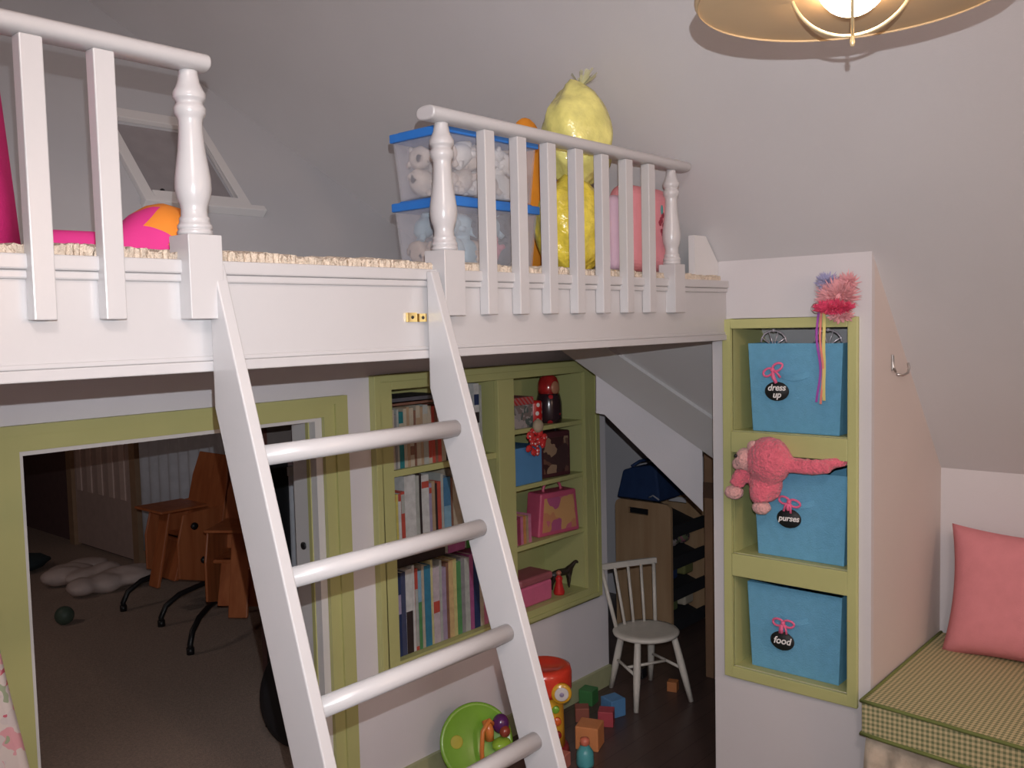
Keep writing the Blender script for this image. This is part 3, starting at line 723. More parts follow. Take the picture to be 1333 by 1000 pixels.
for (y, zb, m, w, k) in ((1.038, 1.34, mat('purple_ribbon', (.38, .08, .42), .4), .0032, .006), (1.024, 1.345, mat('yellow_ribbon', (.72, .62, .22), .4), .0042, .0), (1.031, 1.335, mat('orange_ribbon', (.8, .25, .2), .4), .003, .004)):
    vs = []; fs = []; n = 14
    for i in range(n+1):
        z = 1.595-(1.595-zb)*i/n; yy = y+k*math.sin(i*.5)+(.004 if m.name.startswith('purple') else 0)*i/n
        xx = 2.468+.002*math.sin(i*.9)
        vs += [(xx, yy-w, z), (xx, yy+w, z), (xx+.0012, yy+w, z), (xx+.0012, yy-w, z)]
    for i in range(n):
        for j in range(4): fs.append((i*4+j, i*4+(j+1) % 4, i*4+4+(j+1) % 4, i*4+4+j))
    fs += [(3, 2, 1, 0), (n*4, n*4+1, n*4+2, n*4+3)]
    MB().add(vs, fs).build('streamer', m, wn)

# hook on side wall -------------------------------------------------------------------
hk = thing('wall_hook', 'small metal double hook screwed to the side of the partition wall', 'hook', (2.69, YT0, 1.43))
MB().tube([(2.652, YT0-.004, 1.462), (2.652, YT0-.006, 1.43), (2.654, YT0-.012, 1.415)], .0035, 8).build('hook_prong', M_chrome, hk)
MB().tube([(2.690, YT0-.001, 1.408), (2.705, YT0-.014, 1.404), (2.722, YT0-.022, 1.410), (2.733, YT0-.022, 1.424), (2.730, YT0-.020, 1.438)], .0035, 8).build('hook_prong', M_chrome, hk)
MB().box(2.648, 2.657, YT0-.005, YT0-.0005, 1.42, 1.465).build('back_plate', M_chrome, hk, .001)

# window seat -----------------------------------------------------------------------------
ws = thing('window_seat', 'built-in window seat with a gathered cream skirt beside the partition', 'bench', (2.8, -.3, 0))
MB().box(2.47, XK-.004, -1.4, YT0-.004, 0, .448).build('seat_base', M_white2, ws)
mb = MB(); vs = []; fs = []; n = 320
for i in range(n+1):
    y = YT0-.012-(2.28)*i/n
    for j, z in enumerate((.444, .43, .38, .2, .01)):
        amp = (.002, .004, .012, .02, .024)[j]
        vs.append((2.435-(.0, .006, .018, .03, .045)[j]-amp*math.sin(i*.55+.6*math.sin(i*.13)), y, z))
for i in range(n):
    for j in range(4): a = i*5+j; fs.append((a, a+5, a+6, a+1))
nv = len(vs); vs += [(2.465, YT0-.012, z) for z in (.444, .01)]+[(2.465, YT0-2.292, z) for z in (.444, .01)]
mb.add(vs, fs, True); mb.add([(2.43, YT0-.012, .446), (2.468, YT0-.012, .446), (2.468, YT0-2.292, .446), (2.43, YT0-2.292, .446)], [(0, 1, 2, 3)])
mb.build('skirt', mat('patterned_cream_linen', (.50, .42, .33), .9, .15, .22, 22, .2, 120), ws)
cs = thing('seat_cushion', 'long olive and tan gingham box cushion on the window seat', 'cushion', (2.75, -.3, .45))
cx0 = 2.415
def cushion():
    mb = MB(); nx, ny = 14, 40; x0, x1, y0, y1, z0, z1 = cx0, XK-.012, -1.39, YT0-.006, .449, .545
    # front edge slightly further out away from the tower
    def xf(y): return x0-.06*min(1, max(0, (YT0-y)/.45))*.75
    vs = []; fs = []
    for i in range(nx+1):
        for j in range(ny+1):
            u = i/nx; v = j/ny; y = y0+(y1-y0)*v; xa = xf(y); x = xa+(x1-xa)*u
            cr = .010*math.sin(PI*u)**.6*math.sin(PI*v)**.4 if 0 < u < 1 and 0 < v < 1 else 0
            vs.append((x, y, z1+cr))
    N = len(vs)
    for i in range(nx+1):
        for j in range(ny+1):
            u = i/nx; v = j/ny; y = y0+(y1-y0)*v; xa = xf(y); x = xa+(x1-xa)*u
            vs.append((x, y, z0))
    q = ny+1
    for i in range(nx):
        for j in range(ny):
            a = i*q+j; fs.append((a, a+q, a+q+1, a+1)); fs.append((N+a, N+a+1, N+a+q+1, N+a+q))
    for j in range(ny):
        fs.append((j, j+1, N+j+1, N+j)); a = nx*q+j; fs.append((a, N+a, N+a+1, a+1))
    for i in range(nx):
        a = i*q; fs.append((a, N+a, N+a+q, a+q)); a = i*q+ny; fs.append((a, a+q, N+a+q, N+a))
    mb.add(vs, fs); mb.build('cushion_body', M_gingham, cs, .004, 3)
    for z in (z1-.001, z0+.004):
        pts = [(xf(y0+(y1-y0)*j/ny)-.001, y0+(y1-y0)*j/ny, z) for j in range(ny+1)] + [(x0+(x1-x0)*i/8, y1-.002, z) for i in range(1, 9)]
        MB().tube(pts, .0055, 8).build('piping', M_olive, cs)
cushion()
# pink pillow
def pillow():
    mb = MB(); n = 22; vs = []; fs = []
    W, H = .225, .19
    M = T((2.985, .615, .730)) @ ROT('Y', .26) @ ROT('X', 0)
    for s in (1, -1):
        for i in range(n+1):
            for j in range(n+1):
                a = -1+2*i/n; b = -1+2*j/n
                ea = 1+.09*(b*b)-.06; eb = 1+.10*(a*a)-.06
                y = a*W*(ea); z = b*H*(eb)
                th = .062*((1-a**4)*(1-b**4))**.5+.004
                vs.append(M @ Vector((s*-th, y, z)))
    N = (n+1)**2
    for i in range(n):
        for j in range(n):
            a = i*(n+1)+j
            fs.append((a, a+1, a+n+2, a+n+1)); fs.append((N+a, N+a+n+1, N+a+n+2, N+a+1))
    for i in range(n):
        for (a, b) in ((i, i+1), (n*(n+1)+i, n*(n+1)+i+1)): fs.append((a, b, N+b, N+a))
        for (a, b) in ((i*(n+1), (i+1)*(n+1)), (i*(n+1)+n, (i+1)*(n+1)+n)): fs.append((a, b, N+b, N+a))
    mb.add(vs, fs, True)
    tag(mb.build('throw_pillow', M_pillow), 'plain pink square pillow leaning at the back of the gingham cushion', 'pillow')
pillow()

# skylight window on the loft slope -----------------------------------------------------------
dB = Vector((0, 1, 1.085)).normalized(); nB = Vector((0, -1.085, 1)).normalized()
def onB(x, z, h=0): return Vector((x, yB(z), z))+nB*h
mb = MB()
def strip(a, b, za, zb, h):
    pts = [onB(a, za, 0), onB(b, za, 0), onB(b, zb, 0), onB(a, zb, 0)]
    mb.slab(pts, nB*h)
strip(hx0-.035, hx0, hz0-.03, hz1+.035, .018); strip(hx1, hx1+.035, hz0-.03, hz1+.035, .018); strip(hx0, hx1, hz0-.03, hz0, .022); strip(hx0, hx1, hz1, hz1+.035, .018)
strip(hx0-.045, hx1+.07, hz0-.045, hz0-.028, .030)
wf = struct(mb.build('window_1', M_white2, None, .002))
mb = MB(); mb.slab([onB(hx0-.002, hz0-.002, -.01), onB(hx1+.002, hz0-.002, -.01), onB(hx1+.002, hz1+.002, -.01), onB(hx0-.002, hz1+.002, -.01)], nB*-.008)
g = mb.build('window_shade', mat('grey_window_shade', (.27, .25, .26), .5, .4), wf)
MB().ball(onB(hx0+.05, hz0+.018, .0), .008, seg=10, rings=6).build('window_latch', M_black, wf)

# things on the loft -----------------------------------------------------------------------------
DZ = 1.711
def tote(z, lab, contents, cols, seed):
    x0, x1, y0, y1, h = 1.475, 1.785, 1.475, 1.655, .160
    t = thing('storage_tote', lab, 'storage box', ((x0+x1)/2, (y0+y1)/2, z), 'lidded storage boxes stacked on the loft')
    mb = MB(); k = .010; th = .003
    def ring(d, zz, e): return [(x0+e+d, y0+e+d, zz), (x1-e-d, y0+e+d, zz), (x1-e-d, y1-e-d, zz), (x0+e+d, y1-e-d, zz)]
    vs = ring(0, z, k)+ring(0, z+h-.026, 0)+ring(th, z+h-.026, 0)+ring(th, z+th, k); fs = [(0, 3, 2, 1)]
    for a in range(3):
        for i in range(4): fs.append((a*4+i, a*4+(i+1) % 4, a*4+4+(i+1) % 4, a*4+4+i))
    fs.append((12, 13, 14, 15)); mb.add(vs, fs); mb.build('tub', M_glassg, t, .003)
    mb = MB(); mb.box(x0-.006, x1+.006, y0-.006, y1+.006, z+h-.026, z+h-.006); mb.box(x0+.008, x1-.008, y0+.008, y1-.008, z+h-.006, z+h-.001)
    mb.build('lid', M_lid, t, .004, 3)
    rr = random.Random(seed); 
    for i in range(contents):
        r = rr.uniform(.032, .044)
        gx = i % 6; gy = (i//6) % 2; gz = i//12
        c = (x0+.042+gx*.046+rr.uniform(-.006, .006), y0+.048+gy*.08+rr.uniform(-.005, .005), z+.038+gz*.060)
        q = Matrix.Translation(c) @ Matrix.Rotation(rr.uniform(0, 6), 4, 'Z') @ Matrix.Rotation(rr.uniform(-.9, .9), 4, 'Y')
        mb = MB()
        mb.ball((0, 0, 0), (r*.95, r*.75, r*.7), None, 14, 9, crumple); mb.ball((r*.75, 0, r*.35), r*.5, None, 12, 8)
        for sg in (-1, 1):
            mb.ball((r*.8, sg*r*.4, r*.72), (r*.16, r*.2, r*.26), None, 8, 6)
            mb.tube([(r*.4, sg*r*.4, -r*.1), (r*.8, sg*r*.65, -r*.35)], [r*.24, r*.18], 8); mb.tube([(-r*.5, sg*r*.35, -r*.2), (-r*1.0, sg*r*.5, -r*.35)], [r*.26, r*.2], 8)
        mb.xf(q)
        for v in mb.v: v.x = min(max(v.x, x0+.018), x1-.018); v.y = min(max(v.y, y0+.018), y1-.018); v.z = min(max(v.z, z+.006), z+h-.03)
        m_ = cols[rr.randrange(len(cols))]
        o = mb.build('plush_toy', m_)
        kind = m_.name.split('_')[0]
        colw = ('far left', 'left', 'left of centre', 'right of centre', 'right', 'far right')[gx]
        tag(o, '%s soft toy, %s %s, %s layer in the %s clear box' % (kind, colw, 'in front' if gy == 0 else 'at the back', 'bottom' if gz == 0 else 'top', 'upper' if seed == 1 else 'lower'), 'soft toy', 'soft toys inside the %s storage box' % ('upper' if seed == 1 else 'lower'))
M_pc = [mat('cream_plush', (.72, .62, .54), .95, .1, .1, 60), mat('white_plush', (.80, .77, .74), .95, .1), mat('beige_plush', (.62, .48, .38), .95, .1), mat('cream_plush', (.7, .6, .5), .9)]
M_pg = [mat('grey_plush', (.18, .19, .22), .95, .1), mat('charcoal_plush', (.09, .10, .12), .95, .1), mat('beige_plush', (.62, .48, .38), .95, .1), mat('pink_plush', (.62, .20, .26), .95, .1), mat('white_plush', (.8, .77, .74), .95, .1), mat('aqua_plush', (.35, .50, .58), .9)]
tote(DZ+.002, 'lower clear storage box with a blue lid, holding grey toys, behind the railing', 24, M_pg, 2)
tote(DZ+.163, 'upper clear storage box with a blue lid, holding cream toys, on top of the other', 24, M_pc, 1)
# yellow cellophane bundle
yb = thing('gift_bundle', 'tall yellow cellophane-wrapped bundle with a gathered top behind the railing', 'gift bundle', (1.91, 1.46, DZ))
M_yel = mat('yellow_cellophane', (.78, .62, .07), .22, .7, .18, 26, .9, 38, coat=.4)
M_yel2 = mat('pale_yellow_cellophane', (.82, .76, .24), .2, .7, .22, 16, .9, 22, coat=.4, alpha=.86)
MB().ball((1.915, 1.465, 1.825), (.108, .085, .125), None, 36, 26, crumple).build('lower_wrap', M_yel, yb)
MB().ball((1.948, 1.465, 2.060), (.104, .085, .130), None, 36, 26, lambda v: crumple(v)*(1+.16*max(0, v.z)**6-.10*max(0, v.z)**2)).build('upper_wrap', M_yel2, yb)
mb = MB(); rg = random.Random(4)
for i in range(70):
    a = rg.uniform(0, 2*PI); q = rg.uniform(.1, .55)
    b = Vector((1.965, 1.465, 2.190)); e = b+Vector((math.cos(a)*q*.07+.018, math.sin(a)*q*.07, .045*rg.uniform(.5, 1)))
    s = Vector((-math.sin(a), math.cos(a), 0))*.004
    mb.add([b-s*.3, b+s*.3, e+s, e-s], [(0, 1, 2, 3)])
mb.build('gathered_top', mat('green_cellophane', (.62, .62, .36), .3, .6, .15, 40, alpha=.5), yb)
tag(MB().ball((2.005, 1.69, 1.925), (.095, .05, .228), None, 26, 18).build('orange_cushion', M_orangefab), 'orange rounded cushion peeking above the railing left of the yellow bundle', 'cushion')
# pink backpack
bp = thing('backpack', 'pink rounded child backpack behind the last balusters of the right railing', 'backpack', (2.16, 1.42, DZ))
MB().box(2.045, 2.275, 1.378, 1.455, DZ+.001, 1.945).build('bag_body', mat('pink_bag_fabric', (.78, .30, .33), .8, .2, .04, 20, .2, 90), bp, .042, 6)
MB().box(2.0, 2.055, 1.385, 1.45, DZ+.001, 1.91).build('side_pocket', mat('lilac_bag_fabric', (.52, .36, .46), .8), bp, .022, 5)
mb = MB()
for i in range(7): mb.ball((2.215+R.uniform(-.016, .018), 1.3765, 1.848+R.uniform(-.035, .03)), (.007, .002, .009), ROT('Y', R.uniform(0, 3)), 10, 6)
mb.build('printed_flowers', mat('dark_red_print', (.28, .03, .05), .7), bp)
MB().ball((2.210, 1.3765, 1.882), (.006, .002, .014), seg=10, rings=6).build('printed_leaf', mat('teal_print', (.08, .28, .26), .7), bp)
# magenta / orange plush bolster
def bolster():
    m, n, l, b, tc, sp = basem('magenta_orange_felt', .85)
    # zigzag seam round the dome end: switches by position along the toy
    ang = mth(n, l, 'ARCTAN2', sp.outputs[2], sp.outputs[1])
    zz = mth(n, l, 'MULTIPLY', mth(n, l, 'PINGPONG', ang, .5), .085)
    f = mth(n, l, 'GREATER_THAN', mth(n, l, 'ADD', sp.outputs[0], zz), .205)
    l.new(mixc(n, l, f, (.72, .04, .26), (.84, .27, .03)), b.inputs['Base Color'])
    prof = [(.0, 0), (.018, .003), (.023, .02), (.024, .10), (.034, .135), (.060, .165), (.078, .195), (.084, .220), (.078, .252), (.058, .280), (.030, .296), (0, .300)]
    mb = MB().lathe(prof, 30, ROT('Y', PI/2))
    # flatten the lower side
    mb.v = [Vector((v.x, v.y, max(v.z, -.024))) for v in mb.v]
    o = mb.build('plush_bolster', m); o.location = (.665, 1.66, DZ+.026)
    tag(o, 'magenta plush bolster with an orange domed end lying on the rug', 'plush toy')
bolster()
# tall magenta tent
mb = MB(); c = Vector((.50, 1.75, DZ)); ap = Vector((.50, 1.75, 2.9)); n = 24; vs = []; fs = []
for k in range(13):
    f = k/12; r = .155*(1-f)**.5+.004
    for i in range(n):
        a = 2*PI*i/n; rr = r*(1+.05*math.cos(6*a))
        vs.append((c.x+rr*math.cos(a), c.y+rr*math.sin(a), c.z+(ap.z-c.z)*f))
for k in range(12):
    for i in range(n): a = k*n+i; b_ = k*n+(i+1) % n; fs.append((a, b_, b_+n, a+n))
fs += [tuple(reversed(range(n))), tuple(12*n+i for i in range(n))]
tag(MB().add(vs, fs, True).build('play_tent', M_magenta), 'tall magenta cone standing on the loft rug at the left edge', 'play tent')

# pendant lamp ---------------------------------------------------------------------------------------
LX, LY = 1.205, .462; RZm = 1.992
pl = thing('pendant_lamp', 'wide tan metal pendant lamp with a caged white globe bulb', 'lamp', (LX, LY, 1.93))
def dome(o, flip=False):
    pf = [(.198, 0), (.200, .004), (.196, .010), (.165, .035), (.125, .062), (.085, .085), (.055, .10), (.045, .13), (.043, .165), (.02, .18), (.012, .185)]
    return pf
mb = MB(); pf = dome(0); prof = pf+[(r-.003 if r > .02 else r*.6, z-.003) for r, z in reversed(pf)]
mb.lathe(prof+[prof[0]], 64, T((LX, LY, RZm))); mb.build('lamp_shade', M_shade, pl)
MB().tube([(LX, LY, RZm+.18), (LX, LY, 3.10)], .006, 10).build('stem', M_shade, pl)
MB().lathe([(0, 3.07), (.05, 3.075), (.06, 3.10), (0, 3.10)], 28, T((LX, LY, 0))).build('ceiling_canopy', M_shade, pl)
MB().lathe([(0, 0), (.022, 0), (.024, .03), (.024, .07), (0, .07)], 20, T((LX, LY, RZm+.055))).build('socket', M_shade, pl)
M_cage = mat('pale_wire', (.80, .62, .35), .3, .6, metal=.5)
vw = math.atan2(LY, LX)
hoopc = Vector((LX, LY, RZm+.025))
for k, a in enumerate((vw+PI/2, vw)):
    MB().torus(hoopc, .078, .0022, ROT('Z', a) @ ROT('X', PI/2), 48, 8).build('cage_hoop', M_cage, pl)
MB().lathe([(0, -.014), (.0025, -.013), (.0035, -.008), (.0025, -.003), (.003, .002), (0, .003)], 14, T((LX, LY, RZm-.053))).build('finial', M_cage, pl)
bulb = MB().ball((LX, LY, RZm+.022), (.046, .046, .050), None, 28, 18).build('bulb', emis('bulb_glow', (1, .74, .48), 32), pl)

# child's chair -------------------------------------------------------------------------------------------
def child_chair(loc, rz):
    t = thing('child_chair', 'small white spindle-back child chair in front of the closet opening', 'chair', loc)
    M = T(loc) @ ROT('Z', rz)
    MB().lathe([(0, .262), (.125, .262), (.138, .268), (.140, .276), (.134, .283), (.11, .284), (.05, .280), (0, .279)], 40, M @ Matrix.Diagonal((1.0, .98, 1, 1))).build('seat', M_chair, t)
    def leg(a, b):
        a, b = Vector(a), Vector(b); pts = [a.lerp(b, f) for f in (0, .15, .4, .6, 1)]
        MB().tube([M @ p for p in pts], [.013, .014, .0155, .0145, .010], 12).build('leg', M_chair, t)
    F = [(-.085, -.08, .268, -.128, -.135), (.085, -.08, .268, .132, -.135), (-.07, .075, .268, -.098, .135), (.07, .075, .268, .098, .135)]
    for (a, b, c, d, e) in F: leg((a, b, c), (d, e, 0))
    def mid(i, f): a = F[i]; return Vector((a[0]+(a[3]-a[0])*f, a[1]+(a[4]-a[1])*f, .268*(1-f)))
    for (i, j) in ((0, 2), (1, 3)):
        MB().tube([M @ mid(i, .5), M @ mid(j, .5)], .0065, 8).build('stretcher', M_chair, t)
    MB().tube([M @ mid(0, .5).lerp(mid(2, .5), .5), M @ mid(1, .5).lerp(mid(3, .5), .5)], .0065, 8).build('stretcher', M_chair, t)
    for k in range(5):
        f = -1+k/2
        a = Vector((f*.095, .105-.02*abs(f), .278)); b = Vector((f*.128, .148, .518))
        r = .0085 if abs(f) == 1 else .0065
        MB().tube([M @ a, M @ a.lerp(b, .5), M @ b], r, 10).build('spindle', M_chair, t)
    mb = MB(); vs = []; fs = []
    for k in range(9):
        f = -1+k/4; y = .150+.006*(1-f*f)
        for (dy, dz) in ((-.008, -.012), (.008, -.012), (.008, .014), (-.008, .014)): vs.append(M @ Vector((f*.142, y+dy, .525+dz)))
    for k in range(8):
        for j in range(4): fs.append((k*4+j, k*4+(j+1) % 4, k*4+4+(j+1) % 4, k*4+4+j))
    fs += [(3, 2, 1, 0), (32, 33, 34, 35)]
    mb.add(vs, fs).build('top_rail', M_chair, t, .003)
child_chair((3.19, 2.09, 0), -.47)

# toy rack in the closet --------------------------------------------------------------------------------------
rk = thing('toy_rack', 'pine-sided toy rack with dark sling trays inside the closet', 'toy rack', (4.05, 2.53, 0))
def side(x):
    y0, y1, z1 = 2.37, 2.70, .668; sy0, sy1, sz0, sz1 = 2.50, 2.62, .600, .632
    mb = MB(); c = .035
    arc = lambda cy, cz, a0, a1: [(cy+c*math.cos(a0+(a1-a0)*k/6), cz+c*math.sin(a0+(a1-a0)*k/6)) for k in range(7)]
    mb.prism([(y0, 0), (sy0, 0), (sy0, z1)]+arc(y0+c, z1-c, PI/2, PI), 'X', x, x+.018)
    mb.prism([(sy1, 0), (y1, 0)]+arc(y1-c, z1-c, 0, PI/2)+[(sy1, z1)], 'X', x, x+.018)
    mb.box(x, x+.018, sy0, sy1, 0, sz0); mb.box(x, x+.018, sy0, sy1, sz1, z1)
    mb.build('side_panel', M_pine, rk)
side(3.85); side(4.22)
for z in (.56, .40, .24, .08):
    mb = MB(); mb.slab([(3.868, 2.40, z-.06), (4.22, 2.40, z-.06), (4.22, 2.68, z+.03), (3.868, 2.68, z+.03)], (0, 0, .008)); mb.box(3.868, 4.22, 2.385, 2.40, z-.07, z-.01)
    mb.build('sling_tray', mat('black_fabric', (.02, .02, .025), .8), rk)
ct = blotch('mixed_toy_print', [(.30, .10, .14), (.35, .28, .26), (.05, .03, .04), (.16, .18, .10), (.02, .02, .03)], 30, .8)
k = 0
for (x, y, z, r) in ((3.93, 2.46, .47, .05), (4.02, 2.47, .47, .045), (4.12, 2.47, .475, .05)):
    tag(MB().ball((x, y, z-.07+.045), (r, r*.8, r*.7), None, 18, 12, crumple).build('soft_toy', ct), 'crumpled pink and grey soft toy, %s in the upper dark sling tray' % ('leftmost' if x < 4 else 'middle one' if x < 4.1 else 'rightmost'), 'soft toy', 'soft toys in the closet rack')
for (x, w, z, m, lab) in ((3.93, .10, .315, M_navy, 'navy folded cloth in the second tray of the closet rack'), (4.09, .09, .315, mat('olive_cloth', (.20, .20, .07), .8), 'olive folded cloth in the second tray of the closet rack'), (3.93, .10, .155, mat('dull_green_cloth', (.12, .16, .06), .8), 'dull green folded cloth in the lowest visible tray'), (4.09, .09, .155, M_cream, 'beige folded cloth in the lowest visible tray')):
    tag(MB().box(x-w/2, x+w/2, 2.41, 2.50, z-.128+.03+.05, z-.02+.05).build('folded_cloth', m, None, .012, 3), lab, 'cloth')
bg = thing('tote_bag', 'navy blue canvas bag lying on top of the pine toy rack', 'bag', (4.0, 2.53, .67))
MB().prism([(2.44, .672), (2.70, .672), (2.66, .815), (2.60, .835), (2.46, .86)], 'X', 3.862, 4.2).build('bag_body', M_navy, bg, .012, 3)
MB().tube([(3.858, 2.50, .69), (3.850, 2.47, .705), (3.858, 2.44, .685)], .004, 8).build('zip_pull', mat('pale_cord', (.45, .45, .5), .6), bg)
MB().tube([(3.858, 2.60, .84), (3.9, 2.58, .862), (4.0, 2.55, .868), (4.1, 2.53, .855)], .008, 8).build('strap', M_navy, bg)
# tall brown box under the eaves
tb = thing('cardboard_box', 'tall narrow brown cardboard box standing behind the partition edge', 'box', (3.62, 1.93, 0))
MB().box(3.515, 3.75, 1.86, 1.995, 0, 1.0).build('carton', M_brownpap, tb, .004)
MB().box(3.5135, 3.7515, 1.8585, 1.9965, .80, .87).build('packing_tape', mat('dark_brown_tape', (.09, .05, .035), .4), tb)

# floor toys -----------------------------------------------------------------------------------------------
def block(x, y, s, rz, m, lab, z=0):
    o = MB().box(-s/2, s/2, -s/2, s/2, 0, s).build('toy_block', m, None, s*.05)
    o.location = (x, y, z); o.rotation_euler.z = rz
    return tag(o, lab, 'toy block', 'toy blocks on the play floor')
wo = mat('orange_block', (.62, .24, .09), .6); wb = mat('blue_block', (.10, .26, .50), .6); wr = mat('red_block', (.45, .06, .08), .6); wg = mat('green_block', (.05, .20, .06), .6)
block(2.665, 2.00, .088, .35, wo, 'large orange toy block nearest the ladder, on the dark floor')
block(2.945, 2.09, .072, -.3, wb, 'light blue toy block beside the front leg of the small chair')
block(2.855, 2.06, .060, .5, wr, 'red toy block between the orange and the blue block')
block(2.975, 2.235, .062, .2, wg, 'dark green toy block against the baseboard')
block(2.83, 2.16, .055, .7, mat('brick_block', (.30, .09, .06), .6), 'brick-red toy block behind the red block')
block(3.30, 2.03, .042, .3, mat('dull_orange_block', (.45, .17, .06), .6), 'small orange toy block under the small chair')
block(3.34, 2.22, .045, .1, M_black, 'small black toy block behind the rear legs of the chair')
tp = thing('toy_bottle', 'teal toy bottle with a round coral top standing by the activity tower', 'toy', (2.535, 1.925, 0))
MB().lathe([(0, 0), (.030, 0), (.032, .01), (.030, .05), (.014, .075)], 20, T((2.535, 1.925, 0))).build('bottle', mat('teal_plastic', (.08, .35, .38), .3), tp)
MB().lathe([(.014, .075), (.018, .08), (.016, .098), (0, .105)], 16, T((2.535, 1.925, 0))).build('cap', mat('coral_plastic', (.60, .16, .10), .4), tp)
block(2.475, 1.985, .05, .2, mat('coral_block', (.48, .16, .12), .6), 'coral toy block touching the teal toy bottle')
# activity tower (red / yellow)
at_ = thing('activity_tower', 'red and yellow plastic activity tower toy with a clock dial behind the ladder', 'toy', (2.485, 2.11, 0))
c = (2.525, 2.10)
M_redp = mat('red_plastic', (.68, .05, .025), .22, .6); M_yelp = mat('yellow_plastic', (.72, .38, .03), .22, .6); M_grnp = mat('green_plastic', (.20, .42, .04), .25, .6)
MB().lathe([(0, 0), (.085, 0), (.09, .01), (.085, .03), (.075, .035)], 32, T((*c, 0))).build('base', mat('dark_red_plastic', (.25, .02, .03), .3), at_)
MB().lathe([(.075, .035), (.072, .10), (.070, .19), (.074, .232)], 32, T((*c, 0))).build('column', M_yelp, at_)
MB().lathe([(.074, .232), (.098, .236), (.102, .25), (.103, .305), (.098, .326), (.08, .332), (.06, .322), (0, .318)], 36, T((*c, 0))).build('drum_top', M_redp, at_)
vd = Vector((-.72, -.69, 0)).normalized(); sd = Vector((vd.y*-1, vd.x, 0))
def disc(par, name, pos, r, t, m, nrm=vd):
    q = Vector((0, 0, 1)).rotation_difference(nrm).to_matrix().to_4x4()
    return MB().lathe([(0, 0), (r, 0), (r, t*.7), (r*.9, t), (0, t)], 28, T(pos) @ q).build(name, m, par)
pc = Vector((*c, .258))+vd*.088+Vector((.69, -.72, 0))*.055
d1 = disc(at_, 'dial_ring', pc, .037, .016, M_yelp); d2 = disc(at_, 'dial_face', pc+vd*.016, .025, .004, mat('white_plastic', (.66, .62, .62), .3))
disc(at_, 'dial_button', pc+vd*.020, .008, .004, mat('lilac_plastic', (.3, .25, .4), .3))
side_ = Vector((.69, -.72, 0))
disc(at_, 'round_button', Vector((*c, .185))+vd*.058+side_*.036, .014, .010, M_grnp)
disc(at_, 'round_button', Vector((*c, .140))+vd*.058+side_*.040, .016, .010, mat('orange_red_plastic', (.7, .13, .03), .25))
disc(at_, 'round_button', Vector((*c, .090))+vd*.056+side_*.042, .014, .012, mat('maroon_plastic', (.28, .02, .02), .25))
# green saucer toy
gs = thing('activity_disc', 'round lime green plastic activity disc leaning against the back wall', 'toy', (2.10, 2.15, 0))
nd = Vector((-.45, -.80, .40)).normalized(); q = Vector((0, 0, 1)).rotation_difference(nd).to_matrix().to_4x4()
gc = Vector((2.20, 2.135, .148))
G = T(gc) @ q
MB().lathe([(0, -.02), (.10, -.02), (.122, -.012), (.130, 0), (.127, .008), (.117, .006), (.105, 0), (0, -.004)], 48, G).build('disc', M_grnp, gs)
UP = (q.inverted() @ Vector((0, 0, 1)).to_4d()).to_3d(); UP.z = 0; UP.normalize(); SD = Vector((UP.y, -UP.x, 0))
def gp(a, b, h): return G @ (SD*a+UP*b+Vector((0, 0, h)))
MB().tube([gp(.005, -.10, .01), gp(.004, -.03, .035), gp(.012, .03, .05), gp(.040, .062, .05), gp(.062, .045, .03)], .008, 10).build('orange_arch', mat('orange_gloss', (.70, .22, .05), .25), gs)
MB().tube([gp(.035, .065, .03), gp(.04, .03, .035), gp(.04, .0, .02)], .016, 10).build('orange_slide', mat('orange_gloss', (.70, .22, .05), .25), gs)
MB().ball(gp(.085, .045, .03), (.030, .030, .034), seg=18, rings=12).build('purple_knob', mat('purple_plastic', (.10, .02, .12), .2, .6), gs)
MB().ball(gp(.090, .018, .05), (.020, .018, .020), seg=14, rings=10).build('brown_knob', mat('brown_plastic', (.28, .05, .03), .2, .6), gs)
MB().ball(gp(.080, -.02, .018), (.038, .030, .022), seg=18, rings=12).build('lime_bump', mat('lime_plastic', (.30, .5, .05), .25), gs)
disc(gs, 'yellow_sticker', gp(-.07, .01, .0005), .022, .001, mat('yellow_green_print', (.45, .40, .03), .5), nd)
block(2.03, 2.08, .05, .2, mat('teal_block', (.03, .22, .24), .6), 'teal toy block at the foot of the green activity disc')

# floral cloth by the doorway ---------------------------------------------------------------------------------
M_floral = blotch('floral_print', [(.58, .50, .48), (.55, .48, .46), (.5, .10, .14), (.60, .52, .48), (.30, .34, .22), (.62, .30, .32)], 26, .9)
mb = MB(); vs = []; fs = []; n = 20
for i in range(n+1):
    z = 1.02-1.02*i/n
    xr = .628+.045*(1-z)/.3 if z > .7 else .673+.06*(.7-z)
    for (dx, dy) in ((-.55, 0), (-.022, 0), (-.010, -.012), (.0, -.016), (.010, -.008), (.012, .004), (-.55, .03)):
        vs.append((xr+dx, 1.90+dy+.006*math.sin(i*.8), z))
for i in range(n):
    for j in range(7): fs.append((i*7+j, i*7+(j+1) % 7, i*7+7+(j+1) % 7, i*7+7+j))
fs += [tuple(reversed(range(7))), tuple(n*7+j for j in range(7))]
fl = thing('fabric_screen', 'pale upright screen edged with pink floral cloth at the left of the doorway', 'screen', (.4, 1.9, 0))
mb.add(vs, fs, True); mb.build('floral_cover', M_floral, fl)

